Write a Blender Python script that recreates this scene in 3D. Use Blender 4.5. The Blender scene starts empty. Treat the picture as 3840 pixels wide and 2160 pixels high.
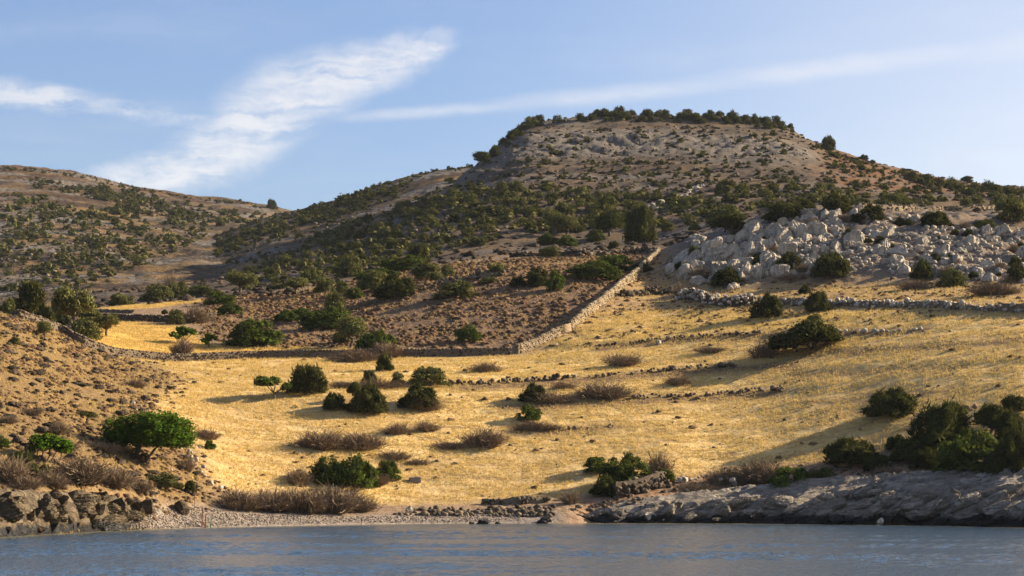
import bpy, math, random
import numpy as np
sc = bpy.context.scene
COL = sc.collection
R = math.radians
rng = np.random.default_rng(7)
random.seed(7)

# ---------------------------------------------------------------- camera, sky, sun, exposure
FOC, CAMH, HORY = 8660.0, 4.0, 1780.0      # focal length and horizon in photo pixels, camera height in metres
cam_d = bpy.data.cameras.new('camera'); cam = bpy.data.objects.new('camera', cam_d); COL.objects.link(cam)
cam.location = (0, 0, CAMH); cam.rotation_euler = (R(90), 0, 0)
cam_d.sensor_width = 36.0; cam_d.lens = 36.0 * FOC / 3840.0
cam_d.shift_y = (HORY - 1080.0) / 3840.0
cam_d.clip_start = 1.0; cam_d.clip_end = 6000.0
sc.camera = cam
SUN_AZ, SUN_EL = 16.0, 24.0                # degrees from +X towards +Y, and above the horizon
SKY_STRENGTH, SUN_STRENGTH, EXPOSURE = 0.057, 5.0, 1.40
sd = bpy.data.lights.new('sun', 'SUN'); sd.energy = SUN_STRENGTH; sd.angle = R(0.5); sd.color = (1.0, 0.83, 0.60)
sun = bpy.data.objects.new('sun', sd); COL.objects.link(sun)
sx, sy, sz = math.cos(R(SUN_EL)) * math.cos(R(SUN_AZ)), math.cos(R(SUN_EL)) * math.sin(R(SUN_AZ)), math.sin(R(SUN_EL))
from mathutils import Vector
sun.rotation_euler = Vector((sx, sy, sz)).to_track_quat('Z', 'Y').to_euler()
sun.location = (150, 150, 200)
sc.render.engine = 'CYCLES'
sc.view_settings.view_transform = 'Standard'; sc.view_settings.look = 'None'
sc.view_settings.exposure = EXPOSURE; sc.view_settings.gamma = 1.0; sc.view_settings.use_curve_mapping = False
sc.cycles.max_bounces = 5; sc.cycles.diffuse_bounces = 2; sc.cycles.glossy_bounces = 2; sc.cycles.volume_bounces = 0
sc.cycles.transparent_max_bounces = 8; sc.cycles.use_denoising = True; sc.cycles.denoising_input_passes = 'RGB_ALBEDO_NORMAL'; sc.cycles.denoising_prefilter = 'ACCURATE'

class NB:
    """small node-tree builder"""
    def __init__(s, nt): s.nt = nt; nt.nodes.clear()
    def n(s, t, **kw):
        nd = s.nt.nodes.new(t)
        for k, v in kw.items():
            if k.startswith('i_'): nd.inputs[k[2:].replace('_', ' ')].default_value = v
            else: setattr(nd, k, v)
        return nd
    def l(s, a, b): s.nt.links.new(a, b)
    def put(s, sock, v):
        if isinstance(v, bpy.types.NodeSocket): s.l(v, sock)
        elif isinstance(v, (tuple, list)) and len(v) == 3 and sock.type == 'RGBA': sock.default_value = (*v, 1)
        else: sock.default_value = v
    def m(s, op, a, b=0.0, c=0.0, clamp=False):
        nd = s.nt.nodes.new('ShaderNodeMath'); nd.operation = op; nd.use_clamp = clamp
        for i, v in enumerate((a, b, c)): s.put(nd.inputs[i], v)
        return nd.outputs[0]
    def vm(s, op, a, b=(0, 0, 0)):
        nd = s.nt.nodes.new('ShaderNodeVectorMath'); nd.operation = op
        s.put(nd.inputs[0], a)
        if op == 'SCALE': s.put(nd.inputs['Scale'], b)
        else: s.put(nd.inputs[1], b)
        return nd.outputs[0]
    def mix(s, f, a, b, mode='MIX'):
        nd = s.nt.nodes.new('ShaderNodeMix'); nd.data_type = 'RGBA'; nd.blend_type = mode
        s.put(nd.inputs[0], f); s.put(nd.inputs[6], a); s.put(nd.inputs[7], b)
        return nd.outputs[2]
    def step(s, v, lo, hi, a=0.0, b=1.0):
        nd = s.nt.nodes.new('ShaderNodeMapRange'); nd.interpolation_type = 'SMOOTHSTEP'
        for k, q in ((0, v), (1, lo), (2, hi), (3, a), (4, b)): s.put(nd.inputs[k], q)
        return nd.outputs[0]
    def noise(s, vec, scale, detail=3.0, rough=0.55, dist=0.0):
        nd = s.nt.nodes.new('ShaderNodeTexNoise')
        s.put(nd.inputs['Vector'], vec); s.put(nd.inputs['Scale'], scale); s.put(nd.inputs['Detail'], detail)
        s.put(nd.inputs['Roughness'], rough); s.put(nd.inputs['Distortion'], dist)
        return nd.outputs[0]
    def vor(s, vec, scale, feat='F1', rnd=1.0):
        nd = s.nt.nodes.new('ShaderNodeTexVoronoi'); nd.feature = feat
        s.put(nd.inputs['Vector'], vec); s.put(nd.inputs['Scale'], scale); s.put(nd.inputs['Randomness'], rnd)
        return nd
    def bump(s, h, strength=1.0, dist=0.1, normal=None):
        nd = s.nt.nodes.new('ShaderNodeBump'); s.put(nd.inputs['Strength'], strength); s.put(nd.inputs['Distance'], dist)
        s.put(nd.inputs['Height'], h)
        if normal is not None: s.l(normal, nd.inputs['Normal'])
        return nd.outputs[0]
    def attr(s, name, out='Fac'):
        nd = s.nt.nodes.new('ShaderNodeAttribute'); nd.attribute_name = name
        return nd.outputs[out]

# world: Nishita sky plus thin high cloud laid out in compass direction and elevation
W = bpy.data.worlds.new('World'); sc.world = W; W.use_nodes = True
b = NB(W.node_tree)
sky = b.n('ShaderNodeTexSky', sky_type='NISHITA', sun_disc=False)
sky.sun_elevation = R(SUN_EL); sky.sun_rotation = R(90 - SUN_AZ)
sky.altitude = 50; sky.air_density = 1.0; sky.dust_density = 1.0; sky.ozone_density = 3.0
tc = b.n('ShaderNodeTexCoord')
sep = b.n('ShaderNodeSeparateXYZ'); b.l(tc.outputs['Generated'], sep.inputs[0])
azm = b.m('ARCTAN2', sep.outputs[0], sep.outputs[1]); elv = b.m('ARCSINE', sep.outputs[2])
K = FOC / 1000.0                            # unit = about 0.115 rad
cx = b.m('MULTIPLY', azm, K); cy = b.m('MULTIPLY', elv, K)
comb = b.n('ShaderNodeCombineXYZ'); b.l(cx, comb.inputs[0]); b.l(cy, comb.inputs[1])
P0 = comb.outputs[0]
wob = b.n('ShaderNodeTexNoise'); b.put(wob.inputs['Vector'], P0); wob.inputs['Scale'].default_value = 5.0; wob.inputs['Detail'].default_value = 9.0; wob.inputs['Roughness'].default_value = 0.68
wv = b.vm('SCALE', b.vm('SUBTRACT', wob.outputs['Color'], (0.5, 0.5, 0.5)), 0.11)
P = b.vm('ADD', P0, wv)
PS = b.vm('ADD', P0, b.vm('SCALE', wv, 0.35))
def px2(px, py): return ((px - 1920) / 1000.0, (HORY - py) / 1000.0)
def ellipse(px, py, a, c, ang, inner=0.25, src=None):
    x, y = px2(px, py)
    mp = b.n('ShaderNodeMapping', vector_type='TEXTURE'); b.put(mp.inputs['Vector'], src if src is not None else P)
    mp.inputs['Location'].default_value = (x, y, 0); mp.inputs['Rotation'].default_value = (0, 0, R(ang)); mp.inputs['Scale'].default_value = (a / 1000, c / 1000, 1)
    ln = b.n('ShaderNodeVectorMath', operation='LENGTH'); b.l(mp.outputs[0], ln.inputs[0])
    return b.step(ln.outputs['Value'], 1.0, inner, 0.0, 1.0)
def union(lst):
    r = lst[0]
    for q in lst[1:]: r = b.m('MAXIMUM', r, q)
    return r
body = union([ellipse(1570, 222, 210, 75, 26), ellipse(1370, 275, 380, 140, 17), ellipse(1130, 360, 430, 190, 20),
              ellipse(1010, 460, 420, 180, 26), ellipse(860, 560, 460, 160, 22), ellipse(720, 640, 480, 130, 14),
              ellipse(600, 680, 420, 100, 8)])
wisp = union([ellipse(130, 400, 400, 70, -3), b.m('MULTIPLY', ellipse(480, 440, 380, 46, -5), 0.6), b.m('MULTIPLY', ellipse(840, 462, 380, 42, 4), 0.6)])
streak = union([*[ellipse(x, y, a, c, g, 0.0, PS) for x, y, a, c, g in ((1600, 433, 620, 34, 4.5), (2300, 368, 820, 50, 5.2), (3100, 285, 950, 62, 5.5), (4200, 190, 1000, 90, 5))]])
sm = b.n('ShaderNodeMapping'); b.put(sm.inputs['Vector'], P); sm.inputs['Rotation'].default_value = (0, 0, R(-24)); sm.inputs['Scale'].default_value = (0.9, 5.0, 1)
fib = b.noise(sm.outputs[0], 3.2, 8.0, 0.62, 0.4)
fine = b.noise(P, 9.0, 6.0, 0.65)
tex = b.m('ADD', b.m('MULTIPLY', fib, 0.75), b.m('MULTIPLY', fine, 0.25))
c1 = b.m('MULTIPLY', body, b.step(tex, 0.30, 0.62, 0.10, 0.90))
c2 = b.m('MULTIPLY', wisp, b.step(tex, 0.36, 0.62, 0.03, 0.80))
c3 = b.m('MULTIPLY', streak, b.step(tex, 0.2, 0.72, 0.20, 0.58))
sv = b.n('ShaderNodeMapping'); b.put(sv.inputs['Vector'], P); sv.inputs['Rotation'].default_value = (0, 0, R(-8)); sv.inputs['Scale'].default_value = (0.35, 2.2, 1)
veil = b.step(b.noise(sv.outputs[0], 1.3, 5.0, 0.6), 0.45, 0.8, 0.0, 0.22)
sunward = b.m('MULTIPLY', b.step(cx, -0.5, 2.6, 0.0, 0.62), b.step(cy, 3.2, 0.6, 0.55, 1.0))     # added milky veil: sunward brightness put into the sky's colour
cl = b.m('MAXIMUM', b.m('MAXIMUM', c1, c2), b.m('MAXIMUM', c3, veil), clamp=True)
cl = b.m('ADD', cl, b.m('MULTIPLY', b.m('SUBTRACT', 1.0, cl), sunward))
cl = b.m('MULTIPLY', cl, b.step(sep.outputs[2], -0.02, 0.03))
# cloud brightness follows the sky around it (it is lit by the same sun), lifted towards white
lum = b.n('ShaderNodeRGBToBW'); b.l(sky.outputs[0], lum.inputs[0])
cc = b.n('ShaderNodeCombineColor')
lv = b.m('ADD', b.m('MULTIPLY', lum.outputs[0], 0.55), 4.6)
for i, k in enumerate((1.0, 0.985, 0.99)): b.l(b.m('MULTIPLY', lv, k), cc.inputs[i])
skyc = b.mix(1.0, sky.outputs[0], (0.99, 0.965, 1.10), 'MULTIPLY')
tot = b.mix(b.m('MULTIPLY', cl, 0.86), skyc, cc.outputs[0])
bg = b.n('ShaderNodeBackground'); b.l(tot, bg.inputs[0]); bg.inputs[1].default_value = SKY_STRENGTH
wo = b.n('ShaderNodeOutputWorld'); b.l(bg.outputs[0], wo.inputs[0])

# ---------------------------------------------------------------- helpers
def mesh(name, V, F, mats, attrs=None, smooth=False, midx=None):
    V = np.asarray(V, np.float32); F = np.asarray(F, np.int32); k = F.shape[1]
    me = bpy.data.meshes.new(name)
    me.vertices.add(len(V)); me.vertices.foreach_set('co', V.ravel())
    me.loops.add(F.size); me.loops.foreach_set('vertex_index', F.ravel())
    me.polygons.add(len(F)); me.polygons.foreach_set('loop_start', np.arange(0, F.size, k, dtype=np.int32))
    if smooth: me.polygons.foreach_set('use_smooth', np.ones(len(F), bool))
    for mt in (mats if isinstance(mats, (list, tuple)) else [mats]): me.materials.append(mt)
    if midx is not None: me.polygons.foreach_set('material_index', np.asarray(midx, np.int32))
    for nme, a in (attrs or {}).items():
        at = me.attributes.new(nme, 'FLOAT', 'POINT'); at.data.foreach_set('value', np.asarray(a, np.float32).ravel())
    me.update(calc_edges=True)
    return me
def tag(o, label=None, cat=None, group=None, kind=None):
    if label: o['label'] = label
    if cat: o['category'] = cat
    if group: o['group'] = group
    if kind: o['kind'] = kind
    return o
def add(name, me, parent=None, loc=(0, 0, 0), rot=(0, 0, 0), scale=(1, 1, 1)):
    o = bpy.data.objects.new(name, me); COL.objects.link(o)
    o.location = loc; o.rotation_euler = rot; o.scale = scale
    if parent is not None: o.parent = parent
    return o
def h2(ix, iy, seed):
    a = (ix.astype(np.int64) * 374761393 + iy.astype(np.int64) * 668265263 + seed * 982451653) & 0xffffffff
    a = ((a ^ (a >> 13)) * 1274126177) & 0xffffffff
    return (a ^ (a >> 16)) & 0xffffffff
def perlin(x, y, seed=0):
    x0 = np.floor(x); y0 = np.floor(y); fx = x - x0; fy = y - y0
    u = fx * fx * fx * (fx * (fx * 6 - 15) + 10); v = fy * fy * fy * (fy * (fy * 6 - 15) + 10)
    def g(ix, iy, dx, dy):
        t = h2(ix, iy, seed) / 4294967296.0 * 6.2831853
        return np.cos(t) * dx + np.sin(t) * dy
    n00 = g(x0, y0, fx, fy); n10 = g(x0 + 1, y0, fx - 1, fy); n01 = g(x0, y0 + 1, fx, fy - 1); n11 = g(x0 + 1, y0 + 1, fx - 1, fy - 1)
    return (n00 * (1 - u) + n10 * u) * (1 - v) + (n01 * (1 - u) + n11 * u) * v
def fbm(x, y, octv=4, seed=0, gain=0.5):
    s = np.zeros_like(x, dtype=float); a = 1.0
    for i in range(octv):
        s += a * perlin(x, y, seed + i * 17); x = x * 2.03; y = y * 2.03; a *= gain
    return s
def ridged(x, y, octv=4, seed=0):
    s = np.zeros_like(x, dtype=float); a = 1.0
    for i in range(octv):
        s += a * (1 - 2.2 * np.abs(perlin(x, y, seed + i * 31))); x = x * 2.1; y = y * 2.1; a *= 0.5
    return s
def gsm(A, sig, axis):
    r = int(3 * sig) + 1; k = np.exp(-0.5 * (np.arange(-r, r + 1) / sig) ** 2); k /= k.sum()
    Ap = np.pad(A, [(r, r) if i == axis else (0, 0) for i in range(A.ndim)], mode='edge')
    out = np.zeros_like(A)
    for i, w in enumerate(k):
        sl = [slice(None)] * A.ndim; sl[axis] = slice(i, i + A.shape[axis]); out += w * Ap[tuple(sl)]
    return out
def inpoly(x, y, poly):
    poly = np.asarray(poly, float); r = np.zeros(x.shape, bool); n = len(poly)
    for i in range(n):
        x1, y1 = poly[i]; x2, y2 = poly[(i + 1) % n]
        if y1 == y2: continue
        c = ((y1 > y) != (y2 > y)) & (x < (x2 - x1) * (y - y1) / (y2 - y1) + x1)
        r ^= c
    return r

# ---------------------------------------------------------------- terrain
# Survey of the ground: for each sight line (photo column) the distance in metres and the photo row of the ground's main features.
# Converted at once to real heights; everything below works on the resulting heightfield.
def zrow(d, py): return CAMH + (HORY - py) / FOC * d
SURV = {
 -900: [2040, (142,1850),(165,1560),(185,1330),(225,1080),(290,1180),(330,1200),(400,1180),(520,1150),(600,1165),(640,1190),(690,1220)],
 0:    [2015, (153,1862),(178,1600),(196,1400),(232,1168),(285,1300),(330,1300),(400,1260),(520,1200),(600,1190),(640,1205),(690,1230)],
 150:  [2005, (157,1850),(180,1620),(200,1430),(238,1214),(290,1270),(330,1270),(400,1230),(520,1180),(600,1170),(640,1190),(690,1220)],
 300:  [1997, (162,1835),(184,1640),(206,1460),(243,1290),(285,1208),(330,1162),(400,1150),(520,1120),(600,1115),(640,1130),(690,1160)],
 450:  [1988, (168,1850),(188,1660),(212,1480),(248,1338),(290,1205),(330,1150),(400,1130),(520,1105),(600,1090),(640,1110),(690,1140)],
 640:  [1981, (176,1900),(191,1720),(220,1500),(252,1357),(295,1190),(335,1140),(400,1115),(520,1095),(590,1085),(640,1110),(690,1150)],
 800:  [1978, (180,1915),(192,1800),(224,1500),(254,1353),(297,1190),(338,1120),(400,1095),(500,1065),(575,1055),(640,1085),(690,1130)],
 960:  [1975, (183,1925),(194,1845),(226,1490),(256,1344),(300,1190),(340,1110),(400,1085),(490,1045),(570,1025),(640,1055),(690,1100)],
 1300: [1968, (188,1925),(196,1885),(226,1480),(257,1341),(300,1150),(340,1060),(400,1030),(500,960),(570,915),(640,960),(690,1020)],
 1600: [1964, (192,1915),(199,1882),(228,1480),(258,1336),(300,1080),(340,1005),(400,980),(510,830),(600,765),(640,775),(690,830)],
 1800: [1963, (194,1905),(200,1873),(229,1475),(258,1334),(300,1040),(340,975),(400,950),(520,765),(610,650),(645,618),(690,628)],
 1950: [1962, (195,1895),(201,1858),(230,1470),(259,1328),(302,1010),(340,955),(400,935),(520,730),(620,565),(650,510),(690,448)],
 2200: [1963, (196,1885),(202,1835),(231,1460),(258,1295),(302,1000),(340,950),(400,928),(520,728),(620,560),(650,500),(690,428)],
 2450: [1963, (196,1872),(203,1795),(232,1450),(256,1275),(297,1080),(335,945),(400,905),(520,720),(620,560),(650,500),(690,420)],
 2700: [1963, (198,1880),(206,1765),(232,1440),(254,1245),(288,1082),(318,885),(400,830),(520,700),(620,565),(650,500),(690,428)],
 2900: [1964, (197,1862),(206,1738),(231,1425),(252,1232),(286,1078),(317,815),(400,815),(520,695),(620,575),(650,515),(690,448)],
 3000: [1965, (196,1850),(206,1720),(230,1410),(250,1222),(284,1075),(316,795),(360,800),(520,690),(620,590),(650,545),(690,498)],
 3090: [1966, (196,1846),(206,1705),(229,1395),(249,1210),(283,1070),(315,792),(355,798),(520,692),(610,612),(640,580),(690,548)],
 3200: [1967, (194,1840),(206,1690),(228,1380),(247,1195),(281,1066),(314,795),(350,800),(520,705),(600,640),(640,605),(690,590)],
 3400: [1969, (192,1825),(204,1650),(226,1350),(245,1170),(278,1062),(312,815),(350,808),(520,735),(600,685),(640,660),(690,642)],
 3600: [1972, (190,1810),(203,1625),(224,1325),(242,1155),(275,1062),(310,820),(350,810),(520,745),(600,715),(640,698),(690,690)],
 3840: [1978, (187,1795),(201,1600),(222,1300),(240,1140),(272,1062),(308,835),(350,815),(520,755),(600,728),(640,714),(690,710)],
 4700: [1990, (180,1760),(196,1560),(214,1280),(232,1120),(264,1060),(300,840),(350,820),(520,780),(600,765),(640,755),(690,755)],
}
PXS = np.arange(-760, 4601, 10.0); NPX = len(PXS)
DS = np.concatenate([np.arange(108, 150, 2.0), np.arange(150, 330, 0.46), 330 * np.exp(np.arange(0, 1.0, 0.0033))])
DS = DS[DS < 860]; ND = len(DS)
keys = sorted(SURV)
rows = 12
Dt = np.zeros((len(keys), rows + 3)); Zt = np.zeros_like(Dt)
for i, k in enumerate(keys):
    s = SURV[k]; dw = FOC * CAMH / (s[0] - HORY)
    pts = [(dw - 40, -4.0), (dw - 6, -0.9), (dw, 0.0)] + [(d, zrow(d, p)) for d, p in s[1:]]
    pts.append((870, pts[-1][1] - 22))
    Dt[i] = [p[0] for p in pts]; Zt[i] = [p[1] for p in pts]
Dc = np.stack([np.interp(PXS, keys, Dt[:, j]) for j in range(rows + 3)], 1)
Zc = np.stack([np.interp(PXS, keys, Zt[:, j]) for j in range(rows + 3)], 1)
Dc = gsm(Dc, 5, 0); Zc = gsm(Zc, 4, 0)
ZG = np.stack([np.interp(DS, Dc[i], Zc[i]) for i in range(NPX)])       # NPX x ND
TG = np.stack([np.interp(DS, Dc[i], np.arange(rows + 3) - 2.0) for i in range(NPX)])  # 0 = waterline, 1 = bank top, 2 = field edge ...
near = DS < 330
Zs = gsm(ZG, 3.5, 1); Zs = gsm(Zs, 1.5, 0)
wsh = np.clip((TG - 0.15) / 0.5, 0, 1)                                   # keep the waterline exact
ZG = ZG * (1 - wsh) + Zs * wsh
PXG, DG = np.meshgrid(PXS, DS, indexing='ij')
XG = (PXG - 1920) / FOC * DG
PYG = HORY - FOC * (ZG - CAMH) / DG
def smooth01(v, a, c):
    t = np.clip((v - a) / (c - a), 0, 1); return t * t * (3 - 2 * t)
def polymask(poly, d0, d1, soft=3.0, jit=14):
    jx = PXG + jit * fbm(XG * 0.35, DG * 0.25, 3, 91); jy = PYG + jit * 0.6 * fbm(XG * 0.35 + 50, DG * 0.25, 3, 92)
    mk = (inpoly(jx, jy, poly) & (DG > d0) & (DG < d1)).astype(float)
    return gsm(gsm(mk, soft, 0), soft, 1) if soft else mk
# ground cover zones
M_spur = polymask([(-800,1000),(0,1150),(160,1210),(310,1290),(440,1330),(600,1365),(690,1420),(560,1520),(640,1600),(740,1680),(770,1760),(830,1840),(760,1905),(480,1900),(-800,1870)], 150, 262, 4)
M_field = polymask([(430,1335),(1960,1335),(2050,1300),(2230,1170),(2560,1165),(3900,1180),(4700,1160),(4700,1560),(3840,1610),(3500,1660),(3250,1690),(3050,1740),(2700,1770),(2400,1810),(2150,1862),(1800,1880),(1420,1890),(1180,1850),(860,1840),(760,1790),(740,1690),(560,1560),(540,1480),(640,1420)], 178, 285, 3)
M_goldL = np.maximum(polymask([(380,1205),(560,1212),(700,1235),(760,1290),(1050,1305),(1330,1312),(1330,1335),(420,1330),(330,1290)], 240, 300, 2), polymask([(360,1160),(560,1140),(745,1122),(740,1134),(560,1156),(380,1166)], 290, 420, 1.5, 5))
M_thorn = polymask([(760,1110),(1300,1040),(1700,985),(2480,940),(2400,1010),(2240,1150),(2120,1250),(1960,1330),(1500,1335),(1000,1310),(760,1270)], 262, 345, 3)
M_upper = polymask([(2260,1150),(2480,960),(2620,1000),(2600,1060),(3840,1070),(4700,1060),(4700,1190),(3840,1190),(3400,1200),(3000,1260),(2500,1280),(2150,1310),(2030,1330)], 240, 335, 4)
M_beach = polymask([(480,2060),(480,1990),(560,1905),(700,1890),(860,1915),(1300,1928),(1700,1925),(2000,1905),(2120,1930),(2080,1975),(2080,2060)], 150, 200, 2, 6)
M_out = polymask([(2440,1010),(2560,900),(2700,860),(2900,800),(3080,765),(3250,800),(3840,820),(4700,800),(4700,1075),(3840,1080),(3420,1050),(3000,1040),(2800,1085),(2600,1060)], 266, 340, 4)
M_out = M_out * (1 - 0.55 * smooth01(PXG, 3100, 3350) * smooth01(fbm(XG * 0.2, DG * 0.2, 3, 66), -0.15, 0.2))
M_soil = polymask([(2130,1950),(2250,1850),(2450,1800),(2700,1780),(3000,1740),(3300,1720),(3840,1650),(3840,1800),(3300,1830),(2900,1880),(2500,1900)], 175, 215, 3)
bands = []
for pl, wd in (([(2218,1300),(2350,1288),(2500,1270),(2690,1258),(2880,1250),(3100,1248),(3490,1234)], 20), ([(1668,1444),(1800,1440),(1920,1434),(2100,1422),(2280,1408),(2500,1390),(2777,1372),(3000,1360)], 26), ([(1850,1520),(2100,1515),(2340,1494),(2620,1482),(2945,1464)], 26), ([(1900,1622),(2060,1612),(2325,1596)], 20), ([(2950,1405),(3300,1385),(3600,1370)], 14), ([(3000,1330),(3400,1300),(3840,1270)], 16), ([(3000,1510),(3300,1490),(3700,1460)], 10)):
    bands.append(polymask([(x, y - 6) for x, y in pl] + [(x, y + wd) for x, y in pl[::-1]], 200, 285, 1.6, 9))
M_band = np.clip(sum(bands), 0, 1)
hillw = smooth01(DG, 330, 372)
cliff = np.clip(gsm((TG > 8.85) & (TG < 10.0) & (PXG > 1500) & (PXG < 3070) | (TG > 8.1) & (TG < 9.3) & (PXG > 1500) & (PXG < 2050), 2.0, 1) if False else gsm(((TG > 8.7) & (TG < 9.75) & (PXG > 1700) & (PXG < 3060)).astype(float), 2.5, 1), 0, 1)
M_clf = gsm(cliff, 3, 0)
M_rust = smooth01(PXG, 3000, 3200) * (1 - smooth01(PYG, 700, 760)) * (DG > 400)
M_hillrock = np.clip(smooth01(fbm(XG * 0.02, DG * 0.035, 4, 5), 0.05, 0.35) * hillw, 0, 1)
# relief
warp = 12 * fbm(XG * 0.02, DG * 0.02, 3, 3)
relief = 0.05 * fbm(XG * 0.9, DG * 0.6, 3, 11) + 0.12 * fbm(XG * 0.16, DG * 0.16, 3, 12)
relief = relief * np.clip(TG, 0, 1)
relief += (M_thorn + 0.7 * M_spur + 0.6 * M_upper) * 0.20 * fbm(XG * 0.7, DG * 0.45, 4, 13)
relief += M_out * (0.55 * ridged(XG * 0.35 + 0.1 * DG, DG * 0.22, 4, 21))
# old cultivation terraces on the field: low steps that follow the slope
tt = (ZG - 0.012 * XG + 0.25 * fbm(XG * 0.05, DG * 0.05, 3, 33)) / 2.1
fr = tt - np.floor(tt)
tstep = (smooth01(fr, 0.55, 0.95) - fr) * 0.55
relief += tstep * np.clip(0.28 * M_field * smooth01(PXG, 900, 1500) + 0.4 * M_upper + 0.35 * M_thorn, 0, 1) * (0.6 + 0.8 * fbm(XG * 0.04, DG * 0.1, 3, 34))
hz = (ZG + 1.3 * fbm(XG * 0.03, DG * 0.03, 3, 41)) / 4.2
hf = hz - np.floor(hz)
relief += hillw * (smooth01(hf, 0.5, 0.85) - hf) * 0.9 * np.clip(0.6 + 1.4 * fbm(XG * 0.02, DG * 0.03, 3, 46), 0, 1.4) * smooth01(DG, 360, 420)
relief += hillw * (0.9 * fbm(XG * 0.05, DG * 0.05, 5, 44) + 0.35 * ridged(XG * 0.22, DG * 0.22, 3, 45)) * smooth01(DG, 335, 440)
for zl, pa, pb, am in ((106.0, 1930, 3000, 2.6), (92.0, 1740, 2560, 3.0), (78.0, 1600, 2900, 1.2)):      # rock ledges round the flat summit
    q = ZG + 1.2 * fbm(XG * 0.05, DG * 0.05, 3, int(zl)) - zl
    relief += am * (1 / (1 + np.exp(-np.clip(q / 0.45, -30, 30))) - np.clip((q + 4) / 8, 0, 1)) * smooth01(PXG, pa - 120, pa + 60) * (1 - smooth01(PXG, pb - 60, pb + 120)) * smooth01(DG, 480, 560) * np.clip(0.75 + fbm(XG * 0.04, DG * 0.04, 2, 77), 0.2, 1.3)
relief += M_clf * (1.2 * ridged(XG * 0.16 + 0.05 * DG, DG * 0.1, 4, 51))
ZG = ZG + relief
# lower the ground where the rock shelves are built on top of it
PYG = HORY - FOC * (ZG - CAMH) / DG

def grid_faces(nx, ny, j0=0, j1=None):
    j1 = ny - 1 if j1 is None else j1
    i, j = np.meshgrid(np.arange(nx - 1), np.arange(j0, j1), indexing='ij')
    a = i * ny + j
    return np.stack([a, a + ny, a + ny + 1, a + 1], -1).reshape(-1, 4)

# generic lattice class for hit-testing
class Land:
    def __init__(s, PX, D, Z): s.PX, s.D, s.Z = PX, D, Z
    def z(s, px, d):
        i = np.clip((px - s.PX[0]) / (s.PX[1] - s.PX[0]), 0, len(s.PX) - 1.001); i0 = np.floor(i).astype(int); f = i - i0
        j = np.clip(np.interp(d, s.D, np.arange(len(s.D))), 0, len(s.D) - 1.001); j0 = np.floor(j).astype(int); g = j - j0
        Z = s.Z
        return (Z[i0, j0] * (1 - f) + Z[i0 + 1, j0] * f) * (1 - g) + (Z[i0, j0 + 1] * (1 - f) + Z[i0 + 1, j0 + 1] * f) * g
    def xyz(s, px, d):
        px = np.asarray(px, float); d = np.asarray(d, float)
        return np.stack([(px - 1920) / FOC * d, d, s.z(px, d)], -1)
    def hit(s, px, py, dmin=0):
        i = min(max((px - s.PX[0]) / (s.PX[1] - s.PX[0]), 0), len(s.PX) - 1.001); i0 = int(i); f = i - i0
        zc = s.Z[i0] * (1 - f) + s.Z[i0 + 1] * f
        pc = HORY - FOC * (zc - CAMH) / s.D
        ok = np.nonzero((pc <= py) & (s.D >= dmin))[0]
        if len(ok) == 0: return None
        j = ok[0]
        if j == 0 or s.D[j - 1] < dmin: return float(s.D[j])
        t = (pc[j - 1] - py) / max(pc[j - 1] - pc[j], 1e-6)
        return float(s.D[j - 1] + min(max(t, 0), 1) * (s.D[j] - s.D[j - 1]))
GROUND = Land(PXS, DS, ZG)

# spur behind, and the far hill
def far_land(px, D, sky_px, sky_py, base_py, dcrest, seed, amp, conc):
    PX, DD = np.meshgrid(px, D, indexing='ij')
    zc = zrow(dcrest, np.interp(px, sky_px, sky_py)); zb = zrow(D[0], np.interp(px, base_py[0], base_py[1]))
    t = (DD - D[0]) / (dcrest - D[0])
    Z = zb[:, None] + (zc - zb)[:, None] * np.where(t < 1, t ** conc, 1 - (t - 1) * 0.6)
    Z = gsm(gsm(Z, 3, 1), 3, 0)
    X = (PX - 1920) / FOC * DD
    hz = (Z + 2 * fbm(X * 0.02, DD * 0.02, 3, seed)) / 5.0; hf = hz - np.floor(hz)
    Z = Z + amp * (1.2 * fbm(X * 0.03, DD * 0.03, 5, seed + 1) + 0.4 * ridged(X * 0.12, DD * 0.12, 3, seed + 2)) + (smooth01(hf, .5, .85) - hf) * 0.7 * np.clip(0.4 + 1.6 * fbm(X * 0.015, DD * 0.02, 3, seed + 5), 0, 1.4)
    return X, DD, PX, Z
spx = np.arange(-300, 2300, 8.0); sD = 535 * np.exp(np.arange(0, 0.72, 0.0036))
SX, SD, SP, SZ = far_land(spx, sD, [-300,100,350,480,640,800,960,1060,1120,1250,1400,1550,1650,1780,1900,2300],
                          [1300,1200,1100,1030,955,885,822,792,786,748,693,652,625,622,610,560], ([-300,300,960,1600,2300],[1320,1220,1130,1000,900]), 860.0, 61, 0.9, 1.0)
SPUR = Land(spx, sD, SZ)
fpx = np.arange(-760, 1700, 8.0); fD = 470 * np.exp(np.arange(0, 1.2, 0.0048))
FX, FD, FP, FZ = far_land(fpx, fD, [-760,-300,0,150,350,480,620,760,900,1040,1080,1300,1700], [700,625,618,626,655,690,716,736,750,776,792,850,900],
                          ([-760,0,300,700,1700],[1310,1310,1290,1240,1160]), 1300.0, 71, 1.6, 1.0)
FAR = Land(fpx, fD, FZ)
def place(px, py, which=None, dmin=0):
    """point where the sight line through a photo pixel first meets the land"""
    for L in ((GROUND, SPUR, FAR) if which is None else (which,)):
        d = L.hit(px, py, dmin)
        if d is not None: return L, d, L.xyz(px, d)
    L = GROUND if which is None else which
    return L, 300.0, L.xyz(px, 300.0)

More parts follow.
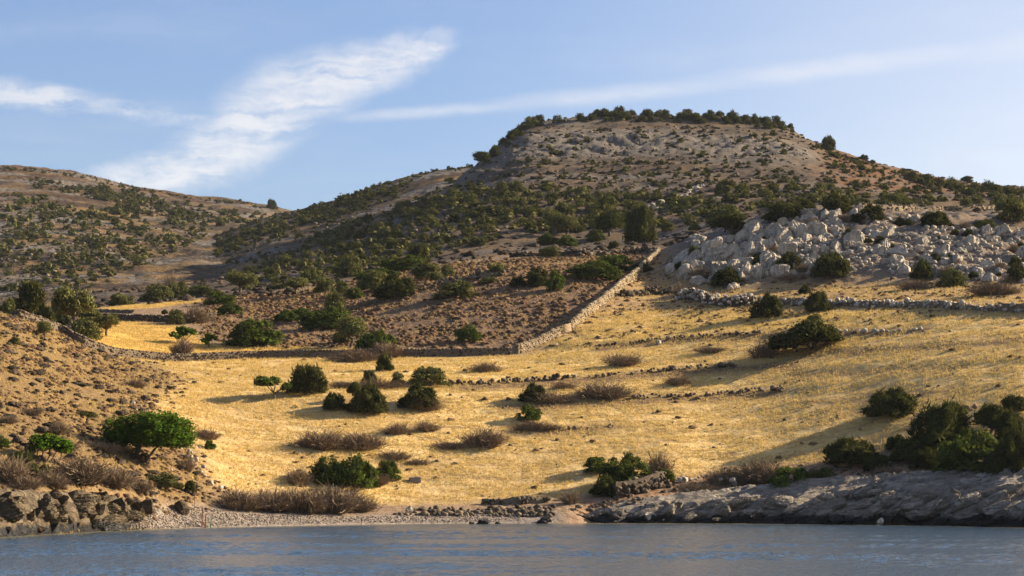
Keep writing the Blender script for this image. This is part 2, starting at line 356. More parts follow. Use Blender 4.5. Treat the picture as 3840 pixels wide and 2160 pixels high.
# ---------------------------------------------------------------- words: tell alike things apart by their nearest landmark
ORD = ['nearest', 'second nearest', 'third nearest', 'fourth nearest', 'fifth nearest', 'sixth nearest', 'seventh nearest', 'eighth nearest', 'ninth nearest', 'tenth nearest', 'eleventh nearest', 'twelfth nearest'] + [q + ' nearest' for q in ('thirteenth', 'fourteenth', 'fifteenth', 'sixteenth', 'seventeenth', 'eighteenth', 'nineteenth', 'twentieth', 'twenty-first', 'twenty-second', 'twenty-third', 'twenty-fourth', 'twenty-fifth', 'twenty-sixth', 'twenty-seventh', 'twenty-eighth')]
def name_apart(items, marks, noun, fallback):
    """items: list of (object, px, py); sets a label from the closest landmark, the side of it and the rank there"""
    sect = {}
    for o, px, py in items:
        m = min(marks, key=lambda q: (q[1] - px) ** 2 + (1.6 * (q[2] - py)) ** 2); dx, dy = px - m[1], (py - m[2]) * 1.3
        side = ('above' if dy < 0 else 'below') if abs(dy) > abs(dx) else ('left of' if dx < 0 else 'right of')
        sect.setdefault((m[0], side), []).append((dx * dx + dy * dy, o))
    for (m, side), lst in sect.items():
        for i, (q, o) in enumerate(sorted(lst, key=lambda t: t[0])):
            o['label'] = f'{noun}, {ORD[i]} {side} the {m}' if i < len(ORD) else fallback
MARK_HILL = [('tallest plateau evergreen', 2400, 840), ('round headed plateau tree', 2287, 840), ('forked shoulder tree', 1806, 600), ('lone pine on the falling skyline', 3104, 545), ('evergreen tree on the outcrop', 2740, 850), ('domed bush at the outcrop summit', 3140, 770),
             ('far field wall', 3450, 780), ('upright bush at the glossy bank', 1575, 960), ('two crowned olive tree', 905, 1060), ('rubble line up the hill', 2540, 740), ('leaning brown tinted tree', 2078, 840), ('middle of the flat summit', 2450, 440), ('high end of the diagonal wall', 2472, 930), ('big brownish olive bush', 1312, 1000), ('saddle between the hills', 1070, 790), ('pale upright end stone', 1720, 950), ('skyline at the ridge end', 3625, 690), ('left end of the summit', 1990, 460), ('right end of the summit', 2950, 480)]
MARK_FAR = [('ball shaped skyline tree', 617, 695), ('umbrella shaped skyline tree', 182, 620), ('rounded skyline tree', 778, 718), ('upright tree by the saddle', 1018, 765), ('bush row over the golden strip', 600, 1100), ('broad valley olive tree', 275, 1130), ('rusty dead bush', 640, 1060), ('tall tree behind the spur crest', 108, 1120)]
MARK_OUT = [('perched pinkish boulder', 2752, 945), ('fluted grey slab', 2670, 930), ('broad domed rock', 2872, 915), ('pointed summit rock', 2990, 845), ('upright summit rock', 3215, 780), ('dark bush in mid outcrop', 2962, 990), ('largest bush at the lower edge', 3112, 1010), ('dark bush below the field wall', 3510, 825), ('upright dark bush in the rocks', 3455, 1020), ('big olive bush at the picture edge', 3790, 800), ('brownish bush at the rocks foot', 3570, 1050), ('rounded boulder by the diagonal wall', 2605, 990), ('low yellow green bush', 3690, 845), ('dark bush cut by the picture edge', 3815, 1020), ('long dark bush on the shoulder', 2960, 800)]
MARK_SHORE = [('small bright white rock', 3300, 1955), ('broad tan boulder', 2440, 1930), ('low yellow green cushion bush', 3306, 1795), ('rounded green bush on bare soil', 2962, 1830), ('front mass of the thicket', 3640, 1790), ('tide weed rock at the beach end', 2035, 1960), ('tall thorn bush by the green bush', 2790, 1820), ('tallest dome of the thicket', 3540, 1690)]
MARK_CLIFF = [('low hollowed boulder', 395, 1970), ('boulder at the picture edge', 40, 1930), ('dark second boulder', 165, 1920), ('overhanging pale edged boulder', 300, 1890), ('broad layered boulder', 440, 1900), ('ochre boulder', 545, 1905)]
# ---------------------------------------------------------------- materials
def newmat(name):
    m = bpy.data.materials.new(name); m.use_nodes = True
    return m, NB(m.node_tree)
def finish(b, color, rough=0.9, normal=None, spec=0.15, **kw):
    p = b.n('ShaderNodeBsdfPrincipled'); b.put(p.inputs['Base Color'], color); b.put(p.inputs['Roughness'], rough)
    p.inputs['Specular IOR Level'].default_value = spec
    if normal is not None: b.l(normal, p.inputs['Normal'])
    for k, v in kw.items(): b.put(p.inputs[k.replace('_', ' ')], v)
    o = b.n('ShaderNodeOutputMaterial'); b.l(p.outputs[0], o.inputs[0])
    return p
def gpos(b): return b.n('ShaderNodeNewGeometry').outputs['Position']

mG, b = newmat('dry_ground')
pos = gpos(b)
n1 = b.noise(pos, 0.22, 4.0, 0.6); n2 = b.noise(pos, 1.7, 4.0, 0.65); n3 = b.noise(pos, 7.0, 3.0, 0.7); n4 = b.noise(pos, 0.06, 3.0, 0.5)
st = b.n('ShaderNodeMapping'); b.put(st.inputs['Vector'], pos); st.inputs['Scale'].default_value = (0.25, 1.0, 1.0)
n5 = b.noise(st.outputs[0], 0.9, 4.0, 0.65)
gold = b.mix(b.step(n2, 0.3, 0.7), (0.53, 0.35, 0.12), (0.72, 0.51, 0.21))
gold = b.mix(b.step(n5, 0.50, 0.66, 0.0, 0.8), gold, (0.27, 0.175, 0.085))
gold = b.mix(b.step(n3, 0.56, 0.72, 0.0, 0.6), gold, (0.36, 0.24, 0.11))
soil = b.mix(b.step(n2, 0.3, 0.72), (0.17, 0.105, 0.065), (0.33, 0.23, 0.14))
soil = b.mix(b.step(n3, 0.5, 0.7, 0.0, 0.8), soil, (0.42, 0.32, 0.20))
thorn = b.mix(b.step(n2, 0.35, 0.65), (0.105, 0.062, 0.038), (0.195, 0.122, 0.072))
thorn = b.mix(b.step(n3, 0.55, 0.7, 0.0, 0.8), thorn, (0.30, 0.235, 0.17))
spurc = b.mix(b.step(n2, 0.3, 0.7), (0.165, 0.105, 0.045), (0.275, 0.185, 0.082))
spurc = b.mix(b.step(n3, 0.48, 0.62, 0.0, 0.85), spurc, (0.10, 0.062, 0.034))
rock = b.mix(b.step(n3, 0.35, 0.65), (0.075, 0.067, 0.058), (0.19, 0.168, 0.145))
vp = b.vor(pos, 4.2); peb = b.mix(b.step(vp.outputs['Distance'], 0.15, 0.7), (0.30, 0.25, 0.205), (0.14, 0.115, 0.09))
sepv = b.n('ShaderNodeSeparateColor'); b.l(vp.outputs['Color'], sepv.inputs[0])
peb = b.mix(b.m('MULTIPLY', sepv.outputs[0], 0.6), peb, (0.38, 0.32, 0.27))
hillc = b.mix(b.step(n1, 0.3, 0.7), (0.062, 0.047, 0.034), (0.120, 0.088, 0.060))
hillc = b.mix(b.step(n2, 0.5, 0.68, 0.0, 0.7), hillc, (0.04, 0.032, 0.024))
hillc = b.mix(b.step(n4, 0.5, 0.62, 0.0, 0.5), hillc, (0.19, 0.125, 0.065))
hillc = b.mix(b.m('MULTIPLY', b.attr('rust'), 0.85), hillc, b.mix(b.step(n2, 0.35, 0.65), (0.085, 0.042, 0.020), (0.19, 0.095, 0.042)))
c = b.mix(b.attr('hillw'), soil, hillc)
c = b.mix(b.attr('upper'), c, b.mix(b.step(n5, 0.4, 0.65), (0.40, 0.27, 0.13), (0.23, 0.15, 0.085)))
c = b.mix(b.attr('thorn'), c, thorn)
c = b.mix(b.attr('spur'), c, spurc)
gold = b.mix(b.step(n4, 0.42, 0.62, 0.0, 0.45), gold, (0.40, 0.27, 0.125)); gold = b.mix(b.step(n1, 0.55, 0.72, 0.0, 0.5), gold, (0.70, 0.56, 0.30))
c = b.mix(b.attr('field'), c, gold)
c = b.mix(b.m('MULTIPLY', b.attr('band'), b.step(n2, 0.3, 0.55, 0.5, 1.0)), c, (0.15, 0.092, 0.048))
c = b.mix(b.attr('goldl'), c, b.mix(b.step(n2, 0.3, 0.7), (0.56, 0.32, 0.07), (0.68, 0.44, 0.12)))
c = b.mix(b.m('MULTIPLY', b.attr('rock'), b.step(n2, 0.36, 0.52)), c, rock)
redsoil = b.mix(b.step(n2, 0.35, 0.65), (0.17, 0.085, 0.045), (0.33, 0.22, 0.14))
c = b.mix(b.attr('soil'), c, redsoil)
c = b.mix(b.attr('beach'), c, peb)
hb = b.m('ADD', b.m('MULTIPLY', n2, 0.5), b.m('MULTIPLY', n3, 0.22))
nrm = b.bump(hb, 0.9, 0.55)
finish(b, c, 0.95, nrm, 0.1)

mH, b = newmat('hill_scrub_ground')
pos = gpos(b)
n1 = b.noise(pos, 0.05, 4.0, 0.6); n2 = b.noise(pos, 0.5, 5.0, 0.65); n3 = b.noise(pos, 2.2, 3.0, 0.7)
c = b.mix(b.step(n2, 0.35, 0.65), (0.036, 0.027, 0.019), (0.090, 0.065, 0.042))
c = b.mix(b.step(n1, 0.46, 0.6, 0.0, 0.85), c, b.mix(b.step(n2, 0.35, 0.7), (0.20, 0.12, 0.045), (0.28, 0.18, 0.075)))
c = b.mix(b.m('MULTIPLY', b.attr('rust'), b.step(n1, 0.35, 0.6, 0.95, 0.45)), c, b.mix(b.step(n2, 0.35, 0.65), (0.036, 0.019, 0.010), (0.10, 0.054, 0.025)))
c = b.mix(b.step(n3, 0.5, 0.66, 0.0, 0.75), c, (0.035, 0.027, 0.02))
c = b.mix(b.m('MULTIPLY', b.attr('rock'), b.step(n2, 0.42, 0.55)), c, (0.17, 0.155, 0.135))
finish(b, c, 0.95, b.bump(b.m('ADD', n2, b.m('MULTIPLY', n3, 0.4)), 0.9, 1.2), 0.1)

mW, b = newmat('sea_water')
pos = gpos(b)
mp = b.n('ShaderNodeMapping'); b.put(mp.inputs['Vector'], pos); mp.inputs['Scale'].default_value = (1.0, 0.22, 1.0); mp.inputs['Rotation'].default_value = (0, 0, R(6))
h = b.noise(mp.outputs[0], 3.0, 4.0, 0.65, 0.2)
sepw = b.n('ShaderNodeSeparateXYZ'); b.l(pos, sepw.inputs[0])
wc = b.mix(b.attr('shallow'), (0.030, 0.058, 0.086), (0.17, 0.15, 0.09))
finish(b, wc, 0.16, b.bump(h, 1.0, 0.25), 0.5, IOR=1.33)

mR, b = newmat('grey_limestone')
pos = gpos(b); tco = b.n('ShaderNodeTexCoord').outputs['Object']
oi = b.n('ShaderNodeObjectInfo').outputs['Random']
r1 = b.noise(pos, 0.9, 4.0, 0.65); r2 = b.noise(pos, 4.0, 4.0, 0.7)
ms = b.n('ShaderNodeMapping'); b.put(ms.inputs['Vector'], pos); ms.inputs['Rotation'].default_value = (R(12), R(22), R(5)); ms.inputs['Scale'].default_value = (2.2, 1.0, 0.35)
r3 = b.noise(ms.outputs[0], 2.6, 4.0, 0.7)
c = b.mix(b.step(r1, 0.3, 0.7), (0.36, 0.305, 0.23), (0.62, 0.53, 0.41))
c = b.mix(b.step(r3, 0.5, 0.68, 0.0, 0.8), c, (0.085, 0.075, 0.065))
c = b.mix(b.step(r2, 0.60, 0.75, 0.0, 0.6), c, (0.40, 0.27, 0.16))
c = b.mix(b.m('MULTIPLY', oi, 0.5), c, (0.25, 0.225, 0.19))
finish(b, c, 0.9, b.bump(b.m('ADD', b.m('MULTIPLY', r3, 0.8), b.m('MULTIPLY', r2, 0.5)), 0.8, 0.25), 0.2)

def shore_rock_mat(name, ca, cb, cc_, dark_h, rot, sc3):
    m, b = newmat(name)
    pos = gpos(b); sp = b.n('ShaderNodeSeparateXYZ'); b.l(pos, sp.inputs[0])
    ms = b.n('ShaderNodeMapping'); b.put(ms.inputs['Vector'], pos); ms.inputs['Rotation'].default_value = rot; ms.inputs['Scale'].default_value = sc3
    s1 = b.noise(ms.outputs[0], 1.3, 5.0, 0.7, 0.5); s2 = b.noise(pos, 0.8, 4.0, 0.6); s3 = b.noise(pos, 5.0, 3.0, 0.7)
    c = b.mix(b.step(s2, 0.3, 0.7), ca, cb)
    c = b.mix(b.step(s1, 0.52, 0.70, 0.0, 0.8), c, cc_)
    c = b.mix(b.step(s3, 0.6, 0.75, 0.0, 0.5), c, (0.42, 0.30, 0.17))
    dn = b.n('ShaderNodeTexNoise'); b.put(dn.inputs['Vector'], pos); dn.inputs['Scale'].default_value = 0.9; dn.inputs['Detail'].default_value = 5.0; dn.inputs['Roughness'].default_value = 0.7
    cvec = b.vm('ADD', b.vm('MULTIPLY', ms.outputs[0], (0.8, 1.0, 1.0)), b.vm('SCALE', b.vm('SUBTRACT', dn.outputs['Color'], (0.5, 0.5, 0.5)), 2.2))
    vc = b.vor(cvec, 0.75, 'DISTANCE_TO_EDGE'); crk = b.m('MULTIPLY', b.step(vc.outputs['Distance'], 0.0, 0.09, 1.0, 0.0), b.step(s2, 0.40, 0.60, 0.15, 1.0))
    c = b.mix(b.m('MULTIPLY', crk, 0.5), c, tuple(q * 0.5 for q in cc_))
    hgt = b.m('ADD', sp.outputs[2], b.m('MULTIPLY', b.m('SUBTRACT', s2, 0.5), -1.6))
    c = b.mix(b.step(hgt, dark_h, dark_h + 0.28, 1.0, 0.0), c, (0.018, 0.016, 0.014))    # wet algae band at the waterline
    finish(b, c, b.step(hgt, dark_h, dark_h + 0.3, 0.45, 0.9), b.bump(b.m('SUBTRACT', b.m('ADD', s1, b.m('MULTIPLY', s3, 0.35)), b.m('MULTIPLY', crk, 0.45)), 1.0, 0.4), 0.3)
    return m
mShelf = shore_rock_mat('shore_limestone', (0.19, 0.158, 0.122), (0.37, 0.318, 0.25), (0.070, 0.056, 0.043), 0.55, (R(10), R(28), R(18)), (0.35, 1.6, 1.9))
mCliff = shore_rock_mat('shore_schist', (0.075, 0.052, 0.028), (0.20, 0.15, 0.088), (0.035, 0.025, 0.016), 0.45, (R(-15), R(-32), R(10)), (0.4, 1.2, 2.2))

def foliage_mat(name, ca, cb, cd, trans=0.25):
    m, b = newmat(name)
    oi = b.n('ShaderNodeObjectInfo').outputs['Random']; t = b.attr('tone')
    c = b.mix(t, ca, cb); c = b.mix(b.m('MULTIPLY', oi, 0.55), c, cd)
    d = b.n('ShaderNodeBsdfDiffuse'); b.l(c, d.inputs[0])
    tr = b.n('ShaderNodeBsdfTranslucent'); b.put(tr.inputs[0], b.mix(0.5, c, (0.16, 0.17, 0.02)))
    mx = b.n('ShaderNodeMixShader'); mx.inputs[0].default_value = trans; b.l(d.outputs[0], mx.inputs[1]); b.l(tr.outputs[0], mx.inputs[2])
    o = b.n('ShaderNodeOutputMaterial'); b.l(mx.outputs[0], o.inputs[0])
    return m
mLent = foliage_mat('lentisk_leaves', (0.018, 0.032, 0.007), (0.105, 0.145, 0.028), (0.050, 0.062, 0.016))
mJun = foliage_mat('juniper_leaves', (0.014, 0.020, 0.007), (0.085, 0.090, 0.028), (0.060, 0.052, 0.020), 0.15)
mOliv = foliage_mat('olive_leaves', (0.032, 0.040, 0.014), (0.185, 0.185, 0.062), (0.120, 0.105, 0.040), 0.15)
mFig = foliage_mat('carob_leaves', (0.035, 0.075, 0.008), (0.075, 0.150, 0.014), (0.05, 0.10, 0.01), 0.3)
mTwig = foliage_mat('dry_twigs', (0.10, 0.070, 0.045), (0.31, 0.230, 0.145), (0.20, 0.140, 0.09), 0.0)
mGrass = foliage_mat('dry_grass_blades', (0.55, 0.36, 0.115), (0.80, 0.58, 0.24), (0.66, 0.45, 0.16), 0.45)
mCush = foliage_mat('thorny_burnet', (0.16, 0.085, 0.045), (0.34, 0.195, 0.095), (0.2, 0.12, 0.07), 0.0)
mBark, b = newmat('grey_bark'); pos = gpos(b); finish(b, b.mix(b.noise(pos, 6.0), (0.05, 0.038, 0.028), (0.16, 0.125, 0.10)), 0.9, b.bump(b.noise(pos, 14.0), 0.6, 0.05))
mPeb, b = newmat('beach_pebble'); tn = b.attr('tone'); finish(b, b.mix(tn, (0.13, 0.10, 0.078), (0.30, 0.245, 0.195)), 0.8)
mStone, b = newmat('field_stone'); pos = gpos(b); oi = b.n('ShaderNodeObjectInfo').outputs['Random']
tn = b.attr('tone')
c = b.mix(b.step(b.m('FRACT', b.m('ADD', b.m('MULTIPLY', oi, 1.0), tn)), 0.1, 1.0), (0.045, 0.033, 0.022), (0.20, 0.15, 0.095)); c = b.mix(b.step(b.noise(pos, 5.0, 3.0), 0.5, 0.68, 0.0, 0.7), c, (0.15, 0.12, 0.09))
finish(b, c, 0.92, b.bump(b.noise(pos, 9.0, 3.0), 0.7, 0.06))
mStoneW, b = newmat('sunlit_field_stone'); pos = gpos(b); oi = b.n('ShaderNodeObjectInfo').outputs['Random']  # lit copy of field_stone: sunshine put into a lighter, warmer colour
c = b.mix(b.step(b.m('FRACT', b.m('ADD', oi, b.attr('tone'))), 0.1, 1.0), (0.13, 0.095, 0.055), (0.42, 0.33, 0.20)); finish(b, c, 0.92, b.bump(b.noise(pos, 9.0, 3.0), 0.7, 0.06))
mWood, b = newmat('weathered_wood'); pos = gpos(b); finish(b, b.mix(b.noise(pos, 5.0), (0.22, 0.155, 0.09), (0.36, 0.27, 0.165)), 0.85, b.bump(b.noise(pos, 20.0), 0.5, 0.02))
mRust, b = newmat('rusty_post'); pos = gpos(b); finish(b, b.mix(b.noise(pos, 6.0), (0.13, 0.05, 0.025), (0.24, 0.11, 0.055)), 0.85)
mGreenP, b = newmat('green_paint'); pos = gpos(b); finish(b, b.mix(b.noise(pos, 5.0), (0.03, 0.16, 0.06), (0.06, 0.22, 0.09)), 0.5)
mBlock, b = newmat('grey_concrete'); pos = gpos(b); finish(b, b.mix(b.noise(pos, 4.0), (0.13, 0.11, 0.10), (0.26, 0.23, 0.21)), 0.9, b.bump(b.noise(pos, 16.0), 0.5, 0.03))
mIron, b = newmat('dark_iron'); finish(b, (0.03, 0.028, 0.026), 0.6)

# ---------------------------------------------------------------- land meshes
j_near = int(np.searchsorted(DS, 330))
A = dict(hillw=hillw, band=M_band, rust=M_rust, field=np.clip(M_field * (1 - M_spur), 0, 1), goldl=M_goldL, thorn=M_thorn, spur=M_spur, upper=M_upper, beach=M_beach, soil=M_soil,
         rock=np.clip(M_out + M_clf + 0.8 * M_hillrock, 0, 1))
under = np.clip(smooth01(PXG, 2120, 2300) + 1 - smooth01(PXG, 420, 580), 0, 1) * (1 - smooth01(TG, 0.8, 1.1))
ZMESH = ZG - 1.3 * under
def sub(j0, j1, name):
    V = np.stack([XG[:, j0:j1], DG[:, j0:j1], ZMESH[:, j0:j1]], -1).reshape(-1, 3)
    return mesh(name, V, grid_faces(NPX, j1 - j0), mG, {k: v[:, j0:j1].ravel() for k, v in A.items()}, smooth=True)
tag(add('ground', sub(0, j_near + 1, 'ground')), 'golden dry grass slope and scrub rising from the beach', kind='structure')
tag(add('hill', sub(j_near, ND, 'hill')), 'flat topped rocky hill above the field', kind='structure')
for nm, X_, D_, P_, Z_, lab in (('hill', SX, SD, SP, SZ, 'dark scrubby spur behind the flat topped hill'), ('hill', FX, FD, FP, FZ, 'far hill across the valley')):
    nx, ny = X_.shape
    rus = 1 - smooth01(HORY - FOC * (Z_ - CAMH) / D_, 730, 800) if X_ is FX else 0.6 * smooth01((Z_ - Z_.min(1, keepdims=True)) / np.ptp(Z_, axis=1)[:, None], 0.5, 0.9)
    rk = smooth01(fbm(X_ * 0.02, D_ * 0.03, 4, 8), 0.0, 0.3)
    tag(add(nm, mesh(nm, np.stack([X_, D_, Z_], -1).reshape(-1, 3), grid_faces(nx, ny), mH, {'rock': rk.ravel(), 'rust': rus.ravel()}, smooth=True)), lab, kind='structure')
# coarse continuation of the same ground to both sides of the view
for side in (0, -1):
    jj = np.unique(np.concatenate([np.arange(0, ND, 7), [ND - 1]])); ex = np.linspace(0, 5000, 40)
    ex = PXS[-1] - 25 + ex if side == -1 else PXS[0] + 25 - ex[::-1]
    EP, ED = np.meshgrid(ex, DS[jj], indexing='ij'); EX = (EP - 1920) / FOC * ED
    out = np.abs(EP - PXS[side]) / 5000.0
    EZ = gsm(ZMESH[:, jj], 6, 0)[side][None, :] * np.ones((len(ex), 1)) - 0.25 + 3.0 * out * fbm(EX * 0.02, ED * 0.02, 3, 99)
    at = {k: np.repeat(v[side, jj][None, :], len(ex), 0).ravel() for k, v in A.items()}
    tag(add('ground', mesh('ground', np.stack([EX, ED, EZ], -1).reshape(-1, 3), grid_faces(len(ex), len(jj)), mG, at, smooth=True)), 'slope going on beyond the picture', kind='structure')
# wide sheets that carry the land on to the horizon beyond what the photo shows
wx = np.concatenate([np.linspace(-900, -52, 40), np.arange(-50, 50.01, 0.3), np.linspace(52, 900, 40)]); wy = np.concatenate([np.linspace(-300, 78, 20), np.concatenate([np.arange(80, 150, 0.38), np.arange(150, 200, 0.6)])])
WX, WY = np.meshgrid(wx, wy, indexing='ij')
pxw = np.clip(1920 + FOC * WX / np.maximum(WY, 60), PXS[0], PXS[-1]); gz = GROUND.z(pxw, np.clip(WY, DS[0], 800))
shal = np.where(WY > 120, smooth01(gz, -0.85, -0.05), 0.0)
gust = 0.30 + 1.15 * smooth01(fbm(WX * 0.035, WY * 0.09, 3, 7), -0.25, 0.35)
fade = np.clip(1 - (np.abs(WX) - 46) / 30, 0, 1) * np.clip((WY - 40) / 40, 0, 1) * (0.35 + 0.65 * (1 - smooth01(gz, -1.6, -0.1)))
WZ = (0.07 * fbm(WX * 0.8 + WY * 0.12, WY * 0.55, 3, 5) + 0.085 * fbm(WX * 1.5, WY * 1.05 + 7, 2, 6)) * gust * fade
tag(add('water', mesh('water', np.stack([WX, WY, WZ], -1).reshape(-1, 3), grid_faces(len(wx), len(wy)), mW, {'shallow': shal.ravel()}, smooth=True)), 'rippled grey blue sea in front of the beach', kind='structure')
bx = np.array([-3500.0, -1200, -300, 0, 300, 1200, 3500]); by = np.array([-600.0, 100, 600, 1500, 5000])
BX, BY = np.meshgrid(bx, by, indexing='ij')
tag(add('seabed', mesh('seabed', np.stack([BX, BY, np.full_like(BX, -4.2)], -1).reshape(-1, 3), grid_faces(len(bx), len(by)), mG, {'beach': np.ones(BX.size)})), 'sand under the sea and land', kind='structure')

# rock shelf at the right shore and rock cliff at the left shore: fine heightfields standing proud of the ground
def shelf(name, pa, pb, da, db, stepx, stepd, relf, mat, label):
    px = np.arange(pa, pb, stepx); dd = np.arange(da, db, stepd)
    PX, DD = np.meshgrid(px, dd, indexing='ij'); X = (PX - 1920) / FOC * DD
    T = np.interp(np.arange(1), [0], [0])
    i = np.clip((PX - PXS[0]) / (PXS[1] - PXS[0]), 0, NPX - 1.001); i0 = i.astype(int)
    dwl = np.interp(px, PXS, Dc[:, 2])[:, None]; dtop = np.interp(px, PXS, Dc[:, 3])[:, None]
    t = (DD - dwl) / (dtop - dwl)
    Z = GROUND.z(PX, DD)
    Z = relf(PX, X, DD, t, Z)
    ny = len(dd)
    o = add(name, mesh(name, np.stack([X, DD, Z], -1).reshape(-1, 3), grid_faces(len(px), ny), mat, smooth=True))
    tag(o, label, 'rock'); L = Land(px, dd, Z); return L
def rel_right(PX, X, D, t, Z):
    prof = np.where(t < 0, t * 3.5, 0.85 * smooth01(t, -0.02, 0.25) + 0.25 * smooth01(t, 0.2, 1.0))
    env = smooth01(PX, 2080, 2900) * 0.75 + 0.25
    rot = (X * 0.92 + D * 0.25, -X * 0.25 + D * 0.95)
    wp = fbm(X * 0.15, D * 0.2, 3, 80)
    q = np.floor((rot[1] * 0.9 + rot[0] * 0.22 + 2.2 * wp) * 1.1) + 0.0; fq = (rot[1] * 0.9 + rot[0] * 0.22 + 2.2 * wp) * 1.1 - q
    r = 0.6 * ridged(rot[0] * 0.16, rot[1] * 0.4, 5, 81) + 0.45 * ridged(rot[0] * 0.45 + 3 + 0.6 * wp, rot[1] * 0.9, 5, 82) + 0.6 * fbm(X * 0.2, D * 0.25, 3, 83) + 0.55 * (fq - 0.5) * (1 + fbm(X * 0.3, D * 0.3, 2, 87))
    edge = smooth01(t, -0.25, 0.1) * (1 - smooth01(t, 1.0, 1.5))
    side = smooth01(PX, 2050, 2300)
    return Z - 0.85 + prof * env * side + r * 0.5 * env * edge - 0.8 * smooth01(t, 1.0, 1.6) - (1 - side) * 0.8
def rel_left(PX, X, D, t, Z):
    prof = np.where(t < 0, t * 3.0, 0.55 * smooth01(t, 0.0, 0.2))
    r = 0.9 * ridged(X * 0.28 - D * 0.05, D * 0.35 + X * 0.06, 5, 84) + 0.75 * fbm(X * 0.5, D * 0.5, 4, 85) + 0.5 * ridged(X * 0.9 + D * 0.4, D * 0.8, 4, 86)
    edge = smooth01(t, -0.25, 0.1) * (1 - smooth01(t, 0.95, 1.5))
    side = 1 - smooth01(PX, 430, 640)
    return Z - 0.5 + prof * side + r * 0.30 * edge * side - 0.9 * smooth01(t, 1.0, 1.6) - (1 - side) * 0.8
SHELF_R = shelf('rock_shelf', 2060, 4560, 170, 204, 7, 0.16, rel_right, mShelf, 'long pale grey limestone shelf sloping into the sea under the dark bushes')
SHELF_L = shelf('rock_cliff', -740, 640, 128, 182, 7, 0.2, rel_left, mCliff, 'low brown schist cliff at the water below the bright green tree')
# ---------------------------------------------------------------- plant prototypes (unit width and height, base at z = 0)
def unit(v): return v / np.maximum(np.linalg.norm(v, axis=-1, keepdims=True), 1e-9)
def leaves(lobes, n, size, r, aspect=1.0, spray=0.0, outw=0.7, shell=0.55):
    """n leaf-sized diamonds spread through the volume of the lobes; lobes = rows of x,y,z,rx,rz"""
    L = np.asarray(lobes, float); wgt = L[:, 3] ** 2; k = r.choice(len(L), n, p=wgt / wgt.sum())
    dirs = unit(r.normal(size=(n, 3))); dirs[:, 2] = np.where(dirs[:, 2] < -0.75, -dirs[:, 2], dirs[:, 2]); dirs = unit(dirs)
    rad = shell + (1.06 - shell) * r.random(n) ** 0.6
    bumpy = 1 + 0.22 * np.sin(dirs[:, 0] * 7 + k) * np.cos(dirs[:, 1] * 6 + 2 * k) + 0.12 * r.normal(size=n)
    if spray > 0.35: rad = np.where(r.random(n) < 0.09, rad * r.uniform(1.15, 1.5, n), rad)
    c = L[k, :3] + dirs * np.stack([L[k, 3], L[k, 3], L[k, 4]], 1) * (rad * bumpy)[:, None]
    nrm = unit(dirs * outw + r.normal(size=(n, 3)) * (1 - outw))
    up = unit(dirs * 0.6 + np.array([0, 0, 0.9]) + 0.5 * r.normal(size=(n, 3)))
    a = unit(np.cross(nrm, up)); bb = np.cross(a, nrm)
    s = size * (0.6 + 0.8 * r.random(n))
    bl = s[:, None] * aspect * (1 + spray * r.random(n))[:, None]
    V = np.stack([c - bb * bl * 0.5, c + a * s[:, None] * 0.5, c + bb * bl * 0.7, c - a * s[:, None] * 0.5], 1).reshape(-1, 3)
    V[:, 2] = np.maximum(V[:, 2], 0.0)
    F = np.arange(4 * n).reshape(n, 4)
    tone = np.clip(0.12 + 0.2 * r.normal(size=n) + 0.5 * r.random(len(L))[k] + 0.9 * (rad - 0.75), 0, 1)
    return V, F, np.repeat(tone, 4)
def tube(pts, rad, ns=6):
    pts = np.asarray(pts, float); n = len(pts); V = []
    for i in range(n):
        t = unit(pts[min(i + 1, n - 1)] - pts[max(i - 1, 0)])
        a = unit(np.cross(t, [0.31, 0.9, 0.11])); bq = np.cross(t, a)
        for q in range(ns):
            th = 2 * math.pi * q / ns; V.append(pts[i] + rad[i] * (math.cos(th) * a + math.sin(th) * bq))
    F = [[i * ns + q, i * ns + (q + 1) % ns, (i + 1) * ns + (q + 1) % ns, (i + 1) * ns + q] for i in range(n - 1) for q in range(ns)]
    return np.array(V), np.array(F)
def joinm(parts):
    V, F, T, o = [], [], [], 0
    for p in parts:
        V.append(p[0]); F.append(p[1] + o); o += len(p[0])
        T.append(p[2] if len(p) > 2 else np.full(len(p[0]), 0.5))
    return np.concatenate(V), np.concatenate(F), np.concatenate(T)
def limb(p0, p1, r0, r1, r, n=6, bend=0.06):
    t = np.linspace(0, 1, n)[:, None]; p = np.array(p0) * (1 - t) + np.array(p1) * t
    p[1:-1] += r.normal(size=(n - 2, 3)) * bend
    return tube(p, r0 + (r1 - r0) * t[:, 0])
def dome_lobes(r, n, zc=0.34, spread=0.30, rr=(0.15, 0.24), zr=(0.2, 0.32)):
    out = []
    for i in range(n):
        a = r.random() * 2 * math.pi; q = spread * math.sqrt(r.random()); f = 1 - (q / (spread + 0.2)) ** 2
        out.append((q * math.cos(a), q * math.sin(a), zc * 0.5 + (zc + 0.22) * f * r.random(), r.uniform(*rr), r.uniform(*zr) * (0.7 + 0.3 * f)))
    k = max(5, n // 2); a0 = r.random() * 6.28
    for i in range(k):
        a = a0 + 6.283 * i / k + r.normal() * 0.2; q = r.uniform(0.24, 0.36)
        out.append((q * math.cos(a), q * math.sin(a), r.uniform(0.05, 0.2), r.uniform(*rr) * 0.85, r.uniform(*zr) * 0.8))
    return out
def norm_xy(V, w=1.0, h=1.0):
    lo, hi = np.percentile(V, 1, axis=0), np.percentile(V, 99, axis=0)
    return (w / (hi[0] - lo[0]), w / (hi[1] - lo[1]), h / hi[2], (lo[0] + hi[0]) / 2, (lo[1] + hi[1]) / 2)
PROTO = {}
